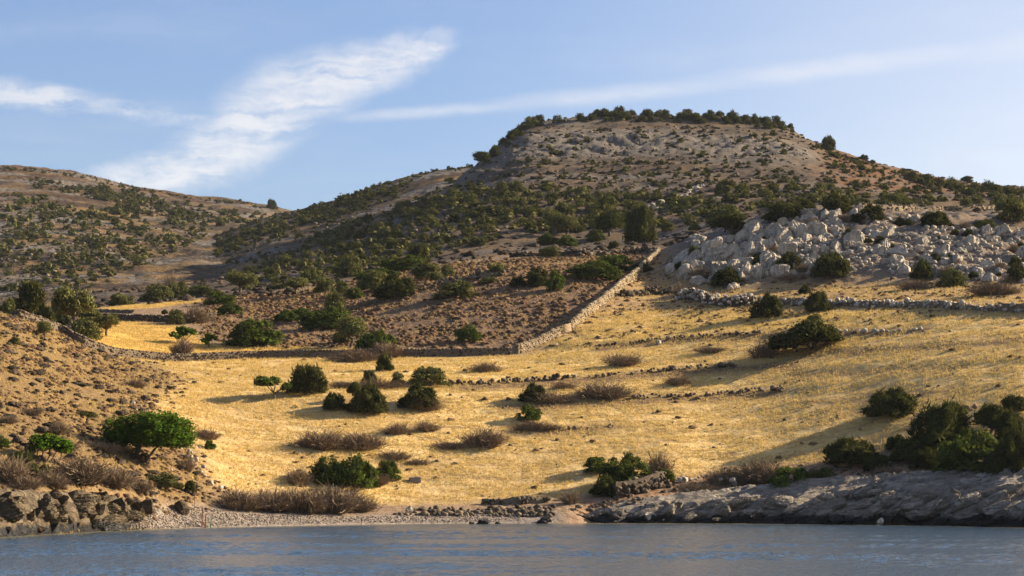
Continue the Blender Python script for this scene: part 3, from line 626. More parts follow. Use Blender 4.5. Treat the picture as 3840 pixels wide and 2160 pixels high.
def make_proto(key, seed, lobes, n, size, mat, stems=(), aspect=1.0, spray=0.0, outw=0.7, fix=True, shell=0.55):
    r = np.random.default_rng(seed)
    V, F, T = leaves(lobes, n, size, r, aspect, spray, outw, shell)
    a = norm_xy(V)
    def nz(Q):
        Q = (Q - np.array([a[3], a[4], 0])) * np.array([a[0], a[1], a[2]])
        if taper: Q[:, :2] *= (1.06 - taper * np.clip(Q[:, 2:3], 0, 1.1) ** 2)
        return Q
    taper = 0.38 if key in ('lentisk', 'juniper', 'olivebush') else 0.0
    fol = mesh(key + '_foliage', nz(V), F, mat, {'tone': T})
    st = None
    if stems:
        Vs, Fs, _ = joinm(stems); st = mesh(key + '_stems', nz(Vs), Fs, mBark, smooth=True)
    PROTO.setdefault(key, []).append((fol, st))
def short_stems(r, n=5):
    return [limb((r.normal() * 0.03, r.normal() * 0.03, -0.05), (r.uniform(-.3, .3), r.uniform(-.3, .3), r.uniform(.35, .6)), 0.016, 0.006, r, 5, 0.02) for _ in range(n)]
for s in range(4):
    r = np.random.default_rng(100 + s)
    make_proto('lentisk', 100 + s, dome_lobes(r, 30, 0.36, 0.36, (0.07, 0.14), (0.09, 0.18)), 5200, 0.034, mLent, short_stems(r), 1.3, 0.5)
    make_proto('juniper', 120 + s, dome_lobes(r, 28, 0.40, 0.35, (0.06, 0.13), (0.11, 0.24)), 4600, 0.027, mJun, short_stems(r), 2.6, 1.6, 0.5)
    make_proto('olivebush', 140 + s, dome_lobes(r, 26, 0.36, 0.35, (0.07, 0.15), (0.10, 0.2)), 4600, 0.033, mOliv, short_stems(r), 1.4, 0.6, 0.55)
def tree_lobes(r, n, z0=0.45, z1=0.85, spread=0.33, rr=(0.13, 0.21)):
    out = []
    for i in range(n):
        a = r.random() * 2 * math.pi; q = spread * math.sqrt(r.random()); z = r.uniform(z0, z1)
        q *= math.sqrt(max(0.15, 1 - ((z - z0) / (z1 - z0 + 0.15)) ** 2))
        out.append((q * math.cos(a), q * math.sin(a), z, r.uniform(*rr), r.uniform(*rr) * 0.95))
    return out
def tree_stems(r, lobes, r0=0.045, fork=0.28, base=(0, 0)):
    top = (base[0] + r.normal() * 0.03, base[1] + r.normal() * 0.03, fork)
    out = [limb((base[0], base[1], -0.05), top, r0, r0 * 0.75, r, 5, 0.012)]
    for l in list(lobes)[:7]: out.append(limb(top, (l[0] * 0.9, l[1] * 0.9, l[2]), r0 * 0.6, 0.008, r, 5, 0.02))
    return out
for s in range(3):
    r = np.random.default_rng(200 + s); lb = tree_lobes(r, 13)
    make_proto('olivetree', 200 + s, lb, 5000, 0.032, mOliv, tree_stems(r, lb), 1.4, 0.5, 0.6)
    lb = tree_lobes(r, 14, 0.38, 0.88, 0.32)
    make_proto('juntree', 220 + s, lb, 5500, 0.027, mJun, tree_stems(r, lb, 0.05, 0.25), 2.0, 0.8, 0.55)
r = np.random.default_rng(300)    # hero tree at the left: flat spreading crown on two leaning trunks
lb = [(-0.36, 0, 0.72, 0.13, 0.16), (-0.27, 0.08, 0.80, 0.13, 0.14), (-0.24, -0.08, 0.66, 0.12, 0.13), (-0.40, -0.04, 0.60, 0.08, 0.10), (-0.10, 0.0, 0.80, 0.12, 0.18), (-0.02, 0.1, 0.86, 0.14, 0.14),
      (0.08, -0.06, 0.80, 0.17, 0.18), (0.18, 0.08, 0.84, 0.17, 0.15), (0.28, -0.04, 0.76, 0.16, 0.19), (0.38, 0.06, 0.68, 0.13, 0.18), (0.42, -0.06, 0.58, 0.09, 0.14), (0.12, -0.16, 0.66, 0.15, 0.17),
      (0.30, -0.15, 0.62, 0.13, 0.15), (-0.02, -0.14, 0.62, 0.12, 0.14), (0.02, 0.05, 0.58, 0.10, 0.12), (-0.16, 0.14, 0.70, 0.12, 0.14), (0.22, 0.18, 0.70, 0.16, 0.16)]
st = [limb((-0.125, 0, -0.06), (-0.10, 0, 0.30), 0.030, 0.024, r, 5, 0.006), limb((-0.10, 0, 0.28), (-0.02, 0, 0.70), 0.022, 0.008, r, 5, 0.012), limb((-0.10, 0, 0.30), (-0.30, 0, 0.62), 0.018, 0.006, r, 5, 0.012),
      limb((-0.11, 0, 0.25), (-0.13, 0.05, 0.75), 0.018, 0.006, r, 5, 0.01), limb((-0.08, -0.02, -0.06), (0.08, -0.02, 0.30), 0.020, 0.016, r, 5, 0.008), limb((0.08, -0.02, 0.30), (0.30, -0.04, 0.62), 0.015, 0.006, r, 5, 0.01), limb((-0.10, 0, 0.22), (0.06, -0.06, 0.62), 0.016, 0.006, r, 5, 0.01)]
lb = [(x, y, z - 0.10, a * 0.95, c_ * 1.45) for x, y, z, a, c_ in lb] + [(-0.33, 0, 0.46, 0.11, 0.14), (0.25, 0, 0.42, 0.14, 0.14), (0.06, -0.08, 0.42, 0.10, 0.13), (0.38, 0, 0.42, 0.09, 0.12), (-0.24, 0.06, 0.44, 0.10, 0.12)]
make_proto('herotree', 301, lb, 14000, 0.024, mFig, st, 1.1, 0.3, 0.55)
r = np.random.default_rng(310)
lb = [(-0.30, 0, 0.66, 0.18, 0.28), (-0.12, 0.05, 0.72, 0.18, 0.26), (0.05, 0, 0.66, 0.16, 0.26), (0.24, 0, 0.56, 0.16, 0.24), (-0.1, -0.12, 0.55, 0.15, 0.2), (0.37, -0.03, 0.54, 0.12, 0.2)]
make_proto('smallumbrella', 311, lb, 3000, 0.045, mFig, [limb((-0.28 + 0.1 * k, 0, -0.05), (-0.3 + 0.16 * k, 0, 0.7), 0.016, 0.007, r, 6, 0.02) for k in range(5)], 1.1, 0.3, 0.55)
r = np.random.default_rng(320)    # wind-shaped umbrella tree on the right of the field
lb = [(-0.42, 0, 0.52, 0.10, 0.12), (-0.30, 0.05, 0.58, 0.13, 0.13), (-0.30, -0.06, 0.48, 0.12, 0.10), (-0.14, 0, 0.64, 0.14, 0.15), (-0.02, 0.06, 0.72, 0.15, 0.16), (0.10, -0.02, 0.74, 0.15, 0.17), (0.22, 0.03, 0.70, 0.14, 0.16),
      (0.32, 0, 0.62, 0.13, 0.14), (0.41, -0.02, 0.55, 0.09, 0.10), (0.05, -0.12, 0.60, 0.15, 0.12), (-0.12, -0.12, 0.55, 0.14, 0.11), (0.24, -0.1, 0.58, 0.13, 0.11), (0.08, 0.1, 0.88, 0.10, 0.12)]
st = [limb((0.06, 0, -0.05), (0.14, 0, 0.28), 0.030, 0.026, r, 5, 0.006), limb((0.14, 0, 0.26), (0.02, 0, 0.60), 0.022, 0.008, r, 5, 0.01), limb((0.14, 0, 0.28), (0.32, 0, 0.56), 0.020, 0.007, r, 5, 0.01), limb((0.10, 0, 0.15), (-0.2, 0, 0.5), 0.018, 0.007, r, 6, 0.01), limb((-0.05, 0, -0.04), (-0.34, 0, 0.48), 0.012, 0.006, r, 6, 0.015)]
lb = [(x, y, z - 0.13 - (0.10 if x < -0.1 else 0.0), a * 1.05, c_ * 1.45) for x, y, z, a, c_ in lb] + [(-0.36, -0.02, 0.24, 0.12, 0.15), (-0.22, 0.02, 0.26, 0.13, 0.15), (-0.08, -0.05, 0.36, 0.13, 0.14), (0.34, 0, 0.40, 0.10, 0.13)]
make_proto('windtree', 321, lb, 8000, 0.026, mJun, st, 1.7, 0.5, 0.55)
r = np.random.default_rng(330)
lb = [(-0.28, 0, 0.72, 0.22, 0.2), (0, 0.05, 0.76, 0.17, 0.16), (-0.12, -0.1, 0.68, 0.16, 0.15), (0.36, 0, 0.55, 0.12, 0.13), (0.26, 0.05, 0.48, 0.09, 0.1)]
make_proto('scragtree', 331, lb, 2000, 0.05, mLent, [limb((0.05, 0, -0.05), (0.02, 0, 0.3), 0.03, 0.022, r, 4, 0.008)] + [limb((0.02, 0, 0.28), (l[0], l[1], l[2]), 0.018, 0.006, r, 5, 0.02) for l in lb] + [limb((0.02, 0, 0.25), (r.uniform(-.45, .45), 0, r.uniform(.3, .6)), 0.012, 0.004, r, 5, 0.02) for _ in range(7)], 1.1, 0.3)
r = np.random.default_rng(340)    # sparse fig shrub: few big leaves on open stems
lb = [(r.uniform(-.4, .4), r.uniform(-.3, .3), r.uniform(.3, .85), 0.13, 0.13) for _ in range(11)]
make_proto('figbush', 341, lb, 420, 0.10, mFig, [limb((r.normal() * 0.03, 0, -0.05), (l[0], l[1], l[2]), 0.014, 0.006, r, 5, 0.02) for l in lb], 1.2, 0.3, 0.4)
def twig_proto(key, seed, n, spread=0.5, tall=1.0, wid=0.010):
    r = np.random.default_rng(seed); P = []
    nc = 9; ck = r.integers(0, nc, n); ca = r.random(nc) * 6.283; cq = np.sqrt(r.random(nc)) * 0.33; cht = r.uniform(0.5, 1.0, nc)
    bx = cq[ck] * np.cos(ca[ck]) + r.normal(size=n) * 0.075; by = cq[ck] * np.sin(ca[ck]) + r.normal(size=n) * 0.075
    a = np.arctan2(by, bx); q = np.minimum(np.hypot(bx, by), 0.42)
    p0 = np.stack([q * np.cos(a), q * np.sin(a), -0.03 * np.ones(n)], 1)
    hh = tall * (0.5 + 0.5 * r.random(n)) * cht[ck] * (1 - 0.45 * (q / 0.42) ** 2)
    d = np.stack([np.cos(a) * q * 0.9 + r.normal(size=n) * 0.17, np.sin(a) * q * 0.9 + r.normal(size=n) * 0.17, hh], 1)
    V, F, T = [], [], []
    def strip(s0, s1, w0, w1, tone):
        m_ = len(s0); t = s1 - s0; side = unit(np.cross(t, r.normal(size=(m_, 3))))
        md = (s0 + s1) / 2 + r.normal(size=(m_, 3)) * np.linalg.norm(t, axis=1, keepdims=True) * 0.09
        vs = np.stack([s0 - side * w0, s0 + side * w0, md - side * (w0 + w1) / 2, md + side * (w0 + w1) / 2, s1 - side * w1, s1 + side * w1], 1).reshape(-1, 3)
        k = np.arange(m_)[:, None] * 6
        fs = np.concatenate([k + np.array([0, 1, 3, 2]), k + np.array([2, 3, 5, 4])], 0)
        P.append((vs, fs, np.repeat(tone, 6)))
    tone = r.random(n)
    strip(p0, p0 + d, wid, wid * 0.35, tone)
    for _ in range(3):
        t = 0.35 + 0.55 * r.random(n); s0 = p0 + d * t[:, None]
        s1 = s0 + d * 0.25 + r.normal(size=(n, 3)) * np.array([0.13, 0.13, 0.09])
        s1[:, 2] = np.maximum(s1[:, 2], 0.01)
        strip(s0, s1, wid * 0.7, wid * 0.3, np.clip(tone + 0.2 * r.normal(size=n), 0, 1))
    V, F, T = joinm(P); a = norm_xy(V)
    V = (V - np.array([a[3], a[4], 0])) * np.array([a[0], a[1], a[2]])
    PROTO.setdefault(key, []).append((mesh(key, V, F, mTwig, {'tone': T}), None))
for s in range(4): twig_proto('dry', 400 + s, 380, wid=0.011)
for s in range(4): twig_proto('drydense', 420 + s, 620, wid=0.012)

NAMES = dict(lentisk='evergreen_bush', juniper='juniper_bush', olivebush='olive_bush', olivetree='olive_tree', juntree='juniper_tree', herotree='spreading_tree', smallumbrella='spreading_tree',
             windtree='windswept_tree', scragtree='gnarled_tree', figbush='fig_bush', dry='dry_bush', drydense='dry_bush')
PMAT = dict(lentisk=mLent, juniper=mJun, olivebush=mOliv)
used = {}
def plant(kind, px, py, w, h, label, cat=None, group=None, var=None, rot=None, back=0.0, which=None, dmin=0, at=None):
    L, d, p = place(px, py, which, dmin)
    wm, hm = w * d / FOC, h * d / FOC
    if at is not None:               # the foot is hidden behind a crest: stand it there, reaching the height its top shows
        d = at; L = GROUND; p = L.xyz(px, d); wm = w * d / FOC; hm = zrow(d, py - h) - float(p[2])
    pr = PROTO[kind]; i = used.get(kind, 0); used[kind] = i + 1
    fol, st = pr[(i if var is None else var) % len(pr)]
    tree = kind in ('olivetree', 'juntree', 'herotree', 'smallumbrella', 'windtree', 'scragtree')
    d2 = d + (0.05 if tree else 0.22) * wm + back; q = L.xyz(px, d2)
    loc = (float(q[0]), float(q[1]), float(min(q[2], p[2] + 0.1 * hm)) - 0.03 * hm)
    rz = rot if rot is not None else random.uniform(-0.5, 0.5) + (math.pi if random.random() < .5 else 0)
    dep = wm if not (w > 2.2 * h) else max(h * 2.0 * d / FOC, 0.5 * wm)
    if w > 2.2 * h: rz = random.uniform(-0.15, 0.15)
    cat = cat or ('tree' if tree else 'bush')
    if st is None:
        o = add(NAMES[kind], fol, None, loc, (0, 0, rz), (wm, dep, hm))
        return tag(o, label, cat, group)
    ro = add(NAMES[kind], None, None, loc, (0, 0, rz), (1, 1, 1)); tag(ro, label, cat, group)
    add('crown' if tree else 'foliage', fol, ro, scale=(wm, dep, hm))
    add('trunk' if tree else 'stems', st, ro, scale=(wm, dep, hm))
    return ro
# ---------------------------------------------------------------- plants one can point at: kind, photo column, photo row of the foot, width, height, label
PLANTS = [
 # spur and shore at the left
 ('herotree', 559, 1741, 322, 192, 'large bright green spreading tree on two leaning trunks above the brown cliff'),
 ('smallumbrella', 190, 1735, 158, 108, 'small bright green flat crowned tree on thin grey stems above the brown cliff'),
 ('juniper', 75, 1772, 112, 74, 'dark olive bush just below the small flat crowned green tree'),
 ('juniper', 166, 1802, 62, 56, 'little olive bush among dry twigs beside the dark olive bush'),
 ('lentisk', 8, 1682, 56, 44, 'green bush cut by the picture edge on the brown spur'),
 ('juniper', 712, 1850, 44, 46, 'small dark round bush with a dead stalk above the pebble beach'),
 ('lentisk', 785, 1686, 44, 33, 'tiny dark green bush at the edge of the golden field behind the big spreading tree'),
 ('olivebush', 600, 1832, 150, 52, 'low grey green spreading bush between the spreading tree and the beach'),
 ('lentisk', 668, 1834, 44, 24, 'little bright green tuft beside the low grey green spreading bush'),
 ('olivebush', 320, 1568, 88, 26, 'thin grey green patch of bush on the brown spur above the spreading tree'),
 ('dry', 226, 1634, 72, 58, 'brownish twiggy bush on the spur between the two flat crowned trees'),
 ('olivebush', 56, 1293, 40, 30, 'small olive bush alone on the upper slope of the brown spur'),
 ('drydense', 300, 1822, 210, 112, 'largest grey dry thorn bush above the brown cliff'),
 ('drydense', 425, 1832, 160, 84, 'grey dry thorn bush between the largest thorn bush and the low grey green bush'),
 ('drydense', 30, 1812, 140, 104, 'grey dry thorn bush at the picture edge above the brown cliff'),
 ('dry', 200, 1832, 120, 70, 'low dry thorn bush below the little olive bush at the cliff top'),
 ('dry', 385, 1702, 150, 44, 'flat dark thorn bush in the shade of the big spreading tree'),
 ('dry', 772, 1650, 110, 40, 'dry thorn bush where the spur meets the golden field beside the tiny green bush'),
 ('dry', 505, 1455, 88, 34, 'dark dry tuft on the spur below the long stone wall'),
 ('dry', 700, 1770, 60, 62, 'reddish dry stalks beside the white stone row above the beach'),
 ('dry', 120, 1560, 90, 30, 'low dry scrub on the spur straight above the small flat crowned tree'),
 ('drydense', 90, 1840, 130, 60, 'dry thorn bush on the cliff top below the dark olive bush'),
 ('drydense', 520, 1850, 120, 52, 'dry thorn bush on the cliff top below the low grey green bush'),
 ('dry', 240, 1700, 110, 50, 'dry thorn scrub beside the small flat crowned tree toward the spreading tree'),
 ('dry', 30, 1590, 80, 30, 'low dry scrub at the picture edge on the spur'),
 ('dry', 420, 1600, 90, 28, 'low dry scrub on the spur just above the spreading tree crown'),
 # hedge of dry thorn behind the beach
 ('drydense', 905, 1918, 180, 84, 'dry thorn bush, seaward end of the hedge behind the pebbles by the white stone row'),
 ('drydense', 1020, 1922, 190, 96, 'dry thorn bush second from the white stone row in the hedge behind the pebbles'),
 ('drydense', 1130, 1926, 190, 104, 'tall dry thorn bush in the middle of the hedge behind the pebbles'),
 ('drydense', 1240, 1926, 190, 108, 'dry thorn bush in the hedge behind the pebbles directly below the big dark green bush'),
 ('drydense', 1338, 1922, 150, 84, 'dry thorn bush at the stony end of the hedge behind the pebbles'),
 ('dry', 1120, 1822, 110, 62, 'shaded grey thorn bush at the uphill side of the beach hedge'),
 ('lentisk', 1330, 1840, 170, 122, 'bigger half of the dark green double bush above the beach hedge'),
 ('lentisk', 1235, 1818, 135, 100, 'lower half of the dark green double bush above the beach hedge'),
 ('lentisk', 1452, 1808, 96, 74, 'small dark green bush beside the grey block in the golden field'),
 ('dry', 1425, 1825, 90, 46, 'low dry thorn bush between the double bush and the small dark green bush'),
 # golden field
 ('drydense', 1200, 1692, 200, 84, 'wide dry thorn thicket in the golden field, half with the taller twigs'),
 ('drydense', 1345, 1694, 190, 76, 'wide dry thorn thicket in the golden field, half with brown stones at its foot'),
 ('dry', 1490, 1632, 112, 44, 'grey dry bush uphill of the wide thorn thicket'),
 ('dry', 1602, 1622, 100, 42, 'grey dry bush beside the pale stone uphill of the wide thorn thicket'),
 ('drydense', 1820, 1682, 160, 78, 'domed dry thorn bush alone in the lower golden field'),
 ('dry', 1690, 1690, 140, 34, 'low brown tail of scrub beside the domed dry thorn bush'),
 ('dry', 1475, 1730, 130, 40, 'small dry bush just uphill of the dark green double bush'),
 ('dry', 1560, 1748, 130, 26, 'low stony scrub patch above the grey block'),
 ('drydense', 2010, 1622, 190, 46, 'dry thorn mat below the little round green tree in the field'),
 ('lentisk', 1986, 1582, 90, 60, 'little round dark green tree standing on the dry thorn mat'),
 ('juniper', 1998, 1510, 96, 66, 'spiky olive bush just uphill of the little round dark green tree'),
 ('drydense', 2255, 1505, 230, 76, 'broad dry thorn thicket in the middle of the terraced field'),
 ('dry', 2080, 1520, 170, 50, 'dry thorn skirt beside the spiky olive bush'),
 ('dry', 2340, 1378, 150, 50, 'dark dry thorn bush on the upper field below the gate'),
 ('dry', 2541, 1448, 100, 38, 'small dry thorn bush uphill of the broad thicket on the terraced field'),
 ('dry', 1818, 1398, 125, 38, 'low dry thorn bush below the shaded stone wall near its bend'),
 ('dry', 2115, 1462, 100, 30, 'faint dry bush between the bend of the wall and the spiky olive bush'),
 ('dry', 2670, 1328, 125, 30, 'flat dark thorn patch beside the windswept tree'),
 ('dry', 2868, 1345, 120, 62, 'dry thorn bush under the low side of the windswept tree'),
 ('juniper', 1156, 1480, 146, 106, 'big rounded dark bush in the upper golden field, broadest of that row'),
 ('scragtree', 1022, 1500, 132, 90, 'small gnarled tree with bare grey branches beside the big rounded dark bush'),
 ('juniper', 1378, 1556, 136, 106, 'tall dark bush in the middle of the golden field'),
 ('juniper', 1255, 1540, 82, 62, 'small spiky bush beside the tall dark bush in mid field'),
 ('juntree', 1328, 1505, 48, 72, 'thin pale sapling behind the tall dark bush in mid field'),
 ('juniper', 1567, 1535, 140, 84, 'dark round bush with a dry twig skirt in mid field'),
 ('dry', 1600, 1545, 130, 50, 'dry twig skirt under the dark round bush in mid field'),
 ('olivebush', 1608, 1452, 152, 72, 'light green feathery bush in the upper golden field'),
 ('juniper', 1385, 1442, 54, 52, 'little conical dark bush behind the tall dark bush'),
 ('olivebush', 1492, 1442, 50, 48, 'little olive bush between the conical dark bush and the light green bush'),
 ('dry', 1430, 1462, 200, 42, 'dry scrub strip at the foot of the conical dark bush'),
 ('dry', 1290, 1458, 110, 30, 'dry scrub strip beside the big rounded dark bush'),
 ('juniper', 1444, 1392, 62, 66, 'small upright dark bush just below the shaded stone wall'),
 ('drydense', 1330, 1360, 210, 52, 'grey dry thicket leaning on the shaded stone wall'),
 ('dry', 1450, 1345, 120, 62, 'dry twigs against the wall under the green bush that overhangs it'),
 ('juniper', 3338, 1572, 180, 106, 'solitary spiky dark green bush on the open golden slope above the bush thicket'),
 ('windtree', 3018, 1326, 250, 126, 'windswept dark tree with a flat crown on the open upper field'),
 ('olivebush', 3056, 1218, 66, 38, 'small round pale green bush peeping over the windswept tree'),
 # behind the long wall
 ('olivetree', 1320, 1302, 106, 112, 'slender olive tree with a bare trunk behind the shaded wall'),
 ('lentisk', 1415, 1322, 150, 78, 'green bush overhanging the shaded wall beside the slender olive tree'),
 ('olivebush', 1282, 1288, 70, 44, 'small grey olive bush at the foot of the slender olive tree'),
 ('lentisk', 1756, 1286, 90, 64, 'lone bright green bush on the dry strip behind the shaded wall'),
 ('lentisk', 953, 1303, 196, 100, 'big glossy green mound behind the long wall at the golden plot'),
 ('olivebush', 1255, 1196, 92, 98, 'tall rounded olive crown rising from the green mound on the thorn slope'),
 ('lentisk', 1228, 1238, 220, 82, 'wide dark green mound under the tall olive crown on the thorn slope'),
 ('lentisk', 1072, 1208, 88, 46, 'low green bush beside the wide dark green mound'),
 ('lentisk', 1128, 1190, 80, 34, 'low green bush just behind the wide dark green mound'),
 ('olivetree', 1110, 1106, 76, 64, 'young olive tree with a short trunk, standing apart on the pale terrace'),
 ('olivebush', 1220, 1098, 78, 62, 'pale green olive bush in the row above the green mound'),
 ('olivebush', 1282, 1112, 56, 58, 'smaller yellowish olive bush next to the pale green olive bush'),
 ('lentisk', 1330, 1122, 60, 40, 'dark little bush next to the smaller yellowish olive bush'),
 ('olivetree', 905, 1102, 104, 86, 'olive tree with two crowns at the edge of the scree'),
 ('olivebush', 1163, 1062, 62, 54, 'round olive bush uphill of the young olive tree'),
 ('juniper', 1480, 1118, 150, 84, 'largest blackish bush at the head of the thorn slope'),
 ('olivebush', 1410, 1092, 130, 74, 'olive bush leaning on the largest blackish bush'),
 ('olivebush', 1712, 1122, 150, 64, 'low grey olive bush in the middle of the thorn slope'),
 ('olivebush', 1312, 1040, 88, 86, 'big brownish olive bush at the foot of the scrub belt'),
 ('juniper', 1575, 992, 72, 76, 'upright dark bush at the end of the glossy green bank'),
 ('lentisk', 1520, 1018, 200, 58, 'glossy dark green bank of bushes below the scrub belt, near half'),
 ('lentisk', 1420, 1050, 170, 44, 'glossy dark green bank of bushes below the scrub belt, lower half'),
 ('olivebush', 1600, 1048, 110, 60, 'olive bush just below the upright dark bush'),
 ('olivetree', 1636, 1066, 54, 46, 'small light olive tree on the thorn slope below the upright dark bush'),
 ('olivebush', 1676, 1042, 46, 50, 'small grey bush beside the small light olive tree'),
 ('olivetree', 1862, 1032, 54, 42, 'little round topped tree alone on the upper thorn slope'),
 ('olivebush', 1830, 1066, 70, 26, 'flat grey bush below the little round topped tree'),
 ('lentisk', 2225, 1052, 190, 72, 'bright green bush bank beside the diagonal wall, lower half'),
 ('lentisk', 2295, 1016, 150, 58, 'bright green bush bank beside the diagonal wall, upper half'),
 ('juniper', 2405, 1020, 90, 34, 'dark scrub between the bright green bank and the diagonal wall'),
 ('lentisk', 2085, 1092, 66, 76, 'yellow green bush standing in front of the bright green bank'),
 ('juniper', 2020, 1072, 84, 66, 'dark brownish bush beside the yellow green bush'),
 ('juniper', 1945, 1075, 60, 34, 'low dark scrub beside the dark brownish bush'),
 ('juntree', 2287, 888, 100, 98, 'dark round headed tree with a clear trunk below the scrub belt'),
 ('juniper', 2400, 912, 112, 142, 'tallest dark evergreen on the plateau beside the round headed tree'),
 ('olivetree', 2078, 880, 72, 92, 'leaning brown tinted tree on the plateau'),
 ('olivetree', 2128, 884, 80, 74, 'shorter tree touching the leaning brown tinted tree'),
 ('juniper', 2172, 872, 40, 52, 'thin dark bush at the side of the shorter plateau tree'),
 ('lentisk', 2053, 917, 76, 40, 'low green bush in front of the leaning brown tinted tree'),
 ('lentisk', 2128, 927, 74, 44, 'rounder green bush in front of the shorter plateau tree'),
 ('lentisk', 2232, 906, 66, 42, 'neat green bush in front of the dark round headed tree'),
 ('olivebush', 2063, 962, 78, 38, 'dark bush growing out of the ruined stone wall'),
 ('juniper', 2300, 934, 40, 30, 'tiny dark bush above the ruined wall'),
 ('olivebush', 2505, 868, 56, 34, 'grey bush beside a pale rock next to the tallest dark evergreen'),
 ('olivebush', 2605, 865, 44, 26, 'small light bush on the bare plateau before the outcrop'),
 # valley behind the spur crest
 ('juntree', 108, 1180, 118, 122, 'tall dark green tree behind the crest of the brown spur'),
 ('juniper', 160, 1212, 90, 72, 'dark bush at the foot of the tall tree behind the spur crest'),
 ('olivetree', 275, 1168, 146, 86, 'broad olive tree in the valley behind the spur'),
 ('olivebush', 235, 1222, 110, 82, 'dusty olive bush below the broad olive tree'),
 ('olivebush', 310, 1276, 136, 78, 'large rounded olive bush touching the long wall'),
 ('olivetree', 394, 1262, 92, 84, 'olive tree with a dark trunk at the edge of the golden plot'),
 ('olivebush', 340, 1206, 90, 46, 'dusty bush behind the olive tree at the golden plot'),
 ('olivetree', 168, 1272, 52, 66, 'tiny lone olive tree on the crest of the brown spur'),
 ('figbush', 682, 1290, 96, 66, 'sparse fig bush with big leaves in the golden plot'),
 ('drydense', 688, 1335, 86, 70, 'round grey leafless bush growing over the long wall'),
 ('figbush', 782, 1306, 58, 56, 'smaller sparse fig bush by the green mound'),
 ('olivebush', 660, 1218, 70, 56, 'dark grey bush at the end of the upper plot wall'),
 ('dry', 735, 1214, 110, 70, 'dry brown bush on the upper plot wall'),
 ('lentisk', 830, 1146, 110, 50, 'green bush below the two crowned olive tree'),
 ('lentisk', 862, 1180, 92, 46, 'bright green low bush on the terrace above the golden plot'),
 ('olivebush', 455, 1146, 96, 46, 'bush at the valley end of the row over the narrow golden strip'),
 ('olivebush', 590, 1128, 110, 62, 'tallest bush of the row over the narrow golden strip'),
 ('olivebush', 668, 1118, 90, 62, 'upright bush of the row over the narrow golden strip'),
 ('olivebush', 752, 1112, 110, 42, 'flat bush ending the row over the narrow golden strip'),
 ('dry', 640, 1090, 50, 66, 'rusty red dead bush on the scree at the foot of the spur'),
 ('olivebush', 28, 1146, 64, 30, 'small green bush cut by the picture edge behind the spur crest'),
 # limestone outcrop and around
 ('juntree', 2740, 892, 142, 96, 'evergreen tree growing from the top of the limestone outcrop'),
 ('olivebush', 2722, 835, 132, 62, 'olive bush just behind the evergreen tree on the outcrop'),
 ('juniper', 2945, 826, 150, 62, 'long dark bush on the shoulder of the outcrop'),
 ('juniper', 3025, 790, 60, 40, 'dark bush behind the long dark bush on the outcrop'),
 ('juniper', 3140, 797, 106, 66, 'domed dark bush at the summit of the outcrop'),
 ('juniper', 3263, 830, 102, 60, 'round dark bush on the outcrop beside the highest pale rocks'),
 ('juniper', 3510, 850, 110, 54, 'dark bush among pale rocks below the far field wall'),
 ('olivebush', 3790, 838, 120, 92, 'big dark olive bush at the picture edge on the outcrop'),
 ('olivebush', 3345, 768, 132, 42, 'broad yellowish bush behind the far field wall'),
 ('olivebush', 3690, 852, 90, 28, 'low yellow green bush near the big dark olive bush on the outcrop'),
 ('juniper', 2962, 1016, 96, 64, 'dark bush in the middle of the outcrop below the pale slabs'),
 ('juniper', 3112, 1046, 136, 92, 'largest dark bush at the lower edge of the outcrop'),
 ('juniper', 2735, 1074, 126, 66, 'dark bush beside the detached pale boulder'),
 ('juniper', 2603, 980, 58, 58, 'small black bush between the outcrop boulders near the diagonal wall'),
 ('juniper', 3455, 1052, 80, 76, 'upright dark bush among the outer rocks of the outcrop'),
 ('olivebush', 3570, 1078, 108, 68, 'brownish bush at the foot of the outer rocks of the outcrop'),
 ('juniper', 3815, 1052, 70, 60, 'dark bush cut by the picture edge below the outcrop'),
 ('dry', 2640, 1050, 120, 52, 'grey thorn bush at the toe of the outcrop below the pinkish boulder'),
 ('dry', 2975, 1058, 130, 34, 'low grey thorn patch below the dark bush in mid outcrop'),
 ('drydense', 3730, 1110, 190, 58, 'grey thorn patch above the rubble wall at the picture edge'),
 ('dry', 3430, 1088, 150, 40, 'grey thorn patch above the rubble wall beside the brownish bush'),
 ('juniper', 2876, 1192, 112, 88, 'brownish dark bush in front of the pale rubble wall'),
 ('juniper', 3066, 1172, 90, 76, 'thinner dark bush in front of the pale rubble wall'),
 ('juniper', 3018, 1102, 42, 34, 'tiny dark bush beside a stone between outcrop and rubble wall'),
 ('dry', 2570, 1110, 110, 42, 'grey thorn clump over the short dark rubble wall'),
 # thicket above the rock shelf
 ('juniper', 3197, 1748, 196, 96, 'broad dark bush at the tip of the thicket above the rock shelf'),
 ('juniper', 3368, 1690, 90, 54, 'small dark bush behind the tip of the thicket'),
 ('juniper', 3540, 1700, 240, 176, 'tallest dome of the dark thicket above the rock shelf'),
 ('juntree', 3715, 1640, 112, 122, 'flat topped dark tree rising behind the thicket'),
 ('lentisk', 3640, 1795, 260, 170, 'broad front mass of the dark thicket above the rock shelf'),
 ('juniper', 3800, 1800, 170, 190, 'brownish dark mass of the thicket at the picture edge'),
 ('juniper', 3795, 1650, 120, 100, 'dark bush behind the thicket at the picture edge'),
 ('juntree', 3802, 1572, 80, 88, 'small dark tree on the stony bank above the thicket'),
 ('juniper', 3288, 1766, 92, 60, 'small olive bush on bare soil below the tip of the thicket'),
 ('juniper', 3420, 1735, 150, 80, 'dark bush in the gap before the tallest dome of the thicket'),
 ('lentisk', 2962, 1852, 148, 92, 'rounded green bush on the bare soil above the rock shelf'),
 ('lentisk', 3078, 1822, 122, 60, 'flatter green bush next to the rounded green bush on bare soil'),
 ('lentisk', 2922, 1882, 62, 36, 'little green tuft at the lower edge of the rounded green bush'),
 ('lentisk', 3306, 1808, 76, 36, 'low yellow green cushion bush on the rock shelf'),
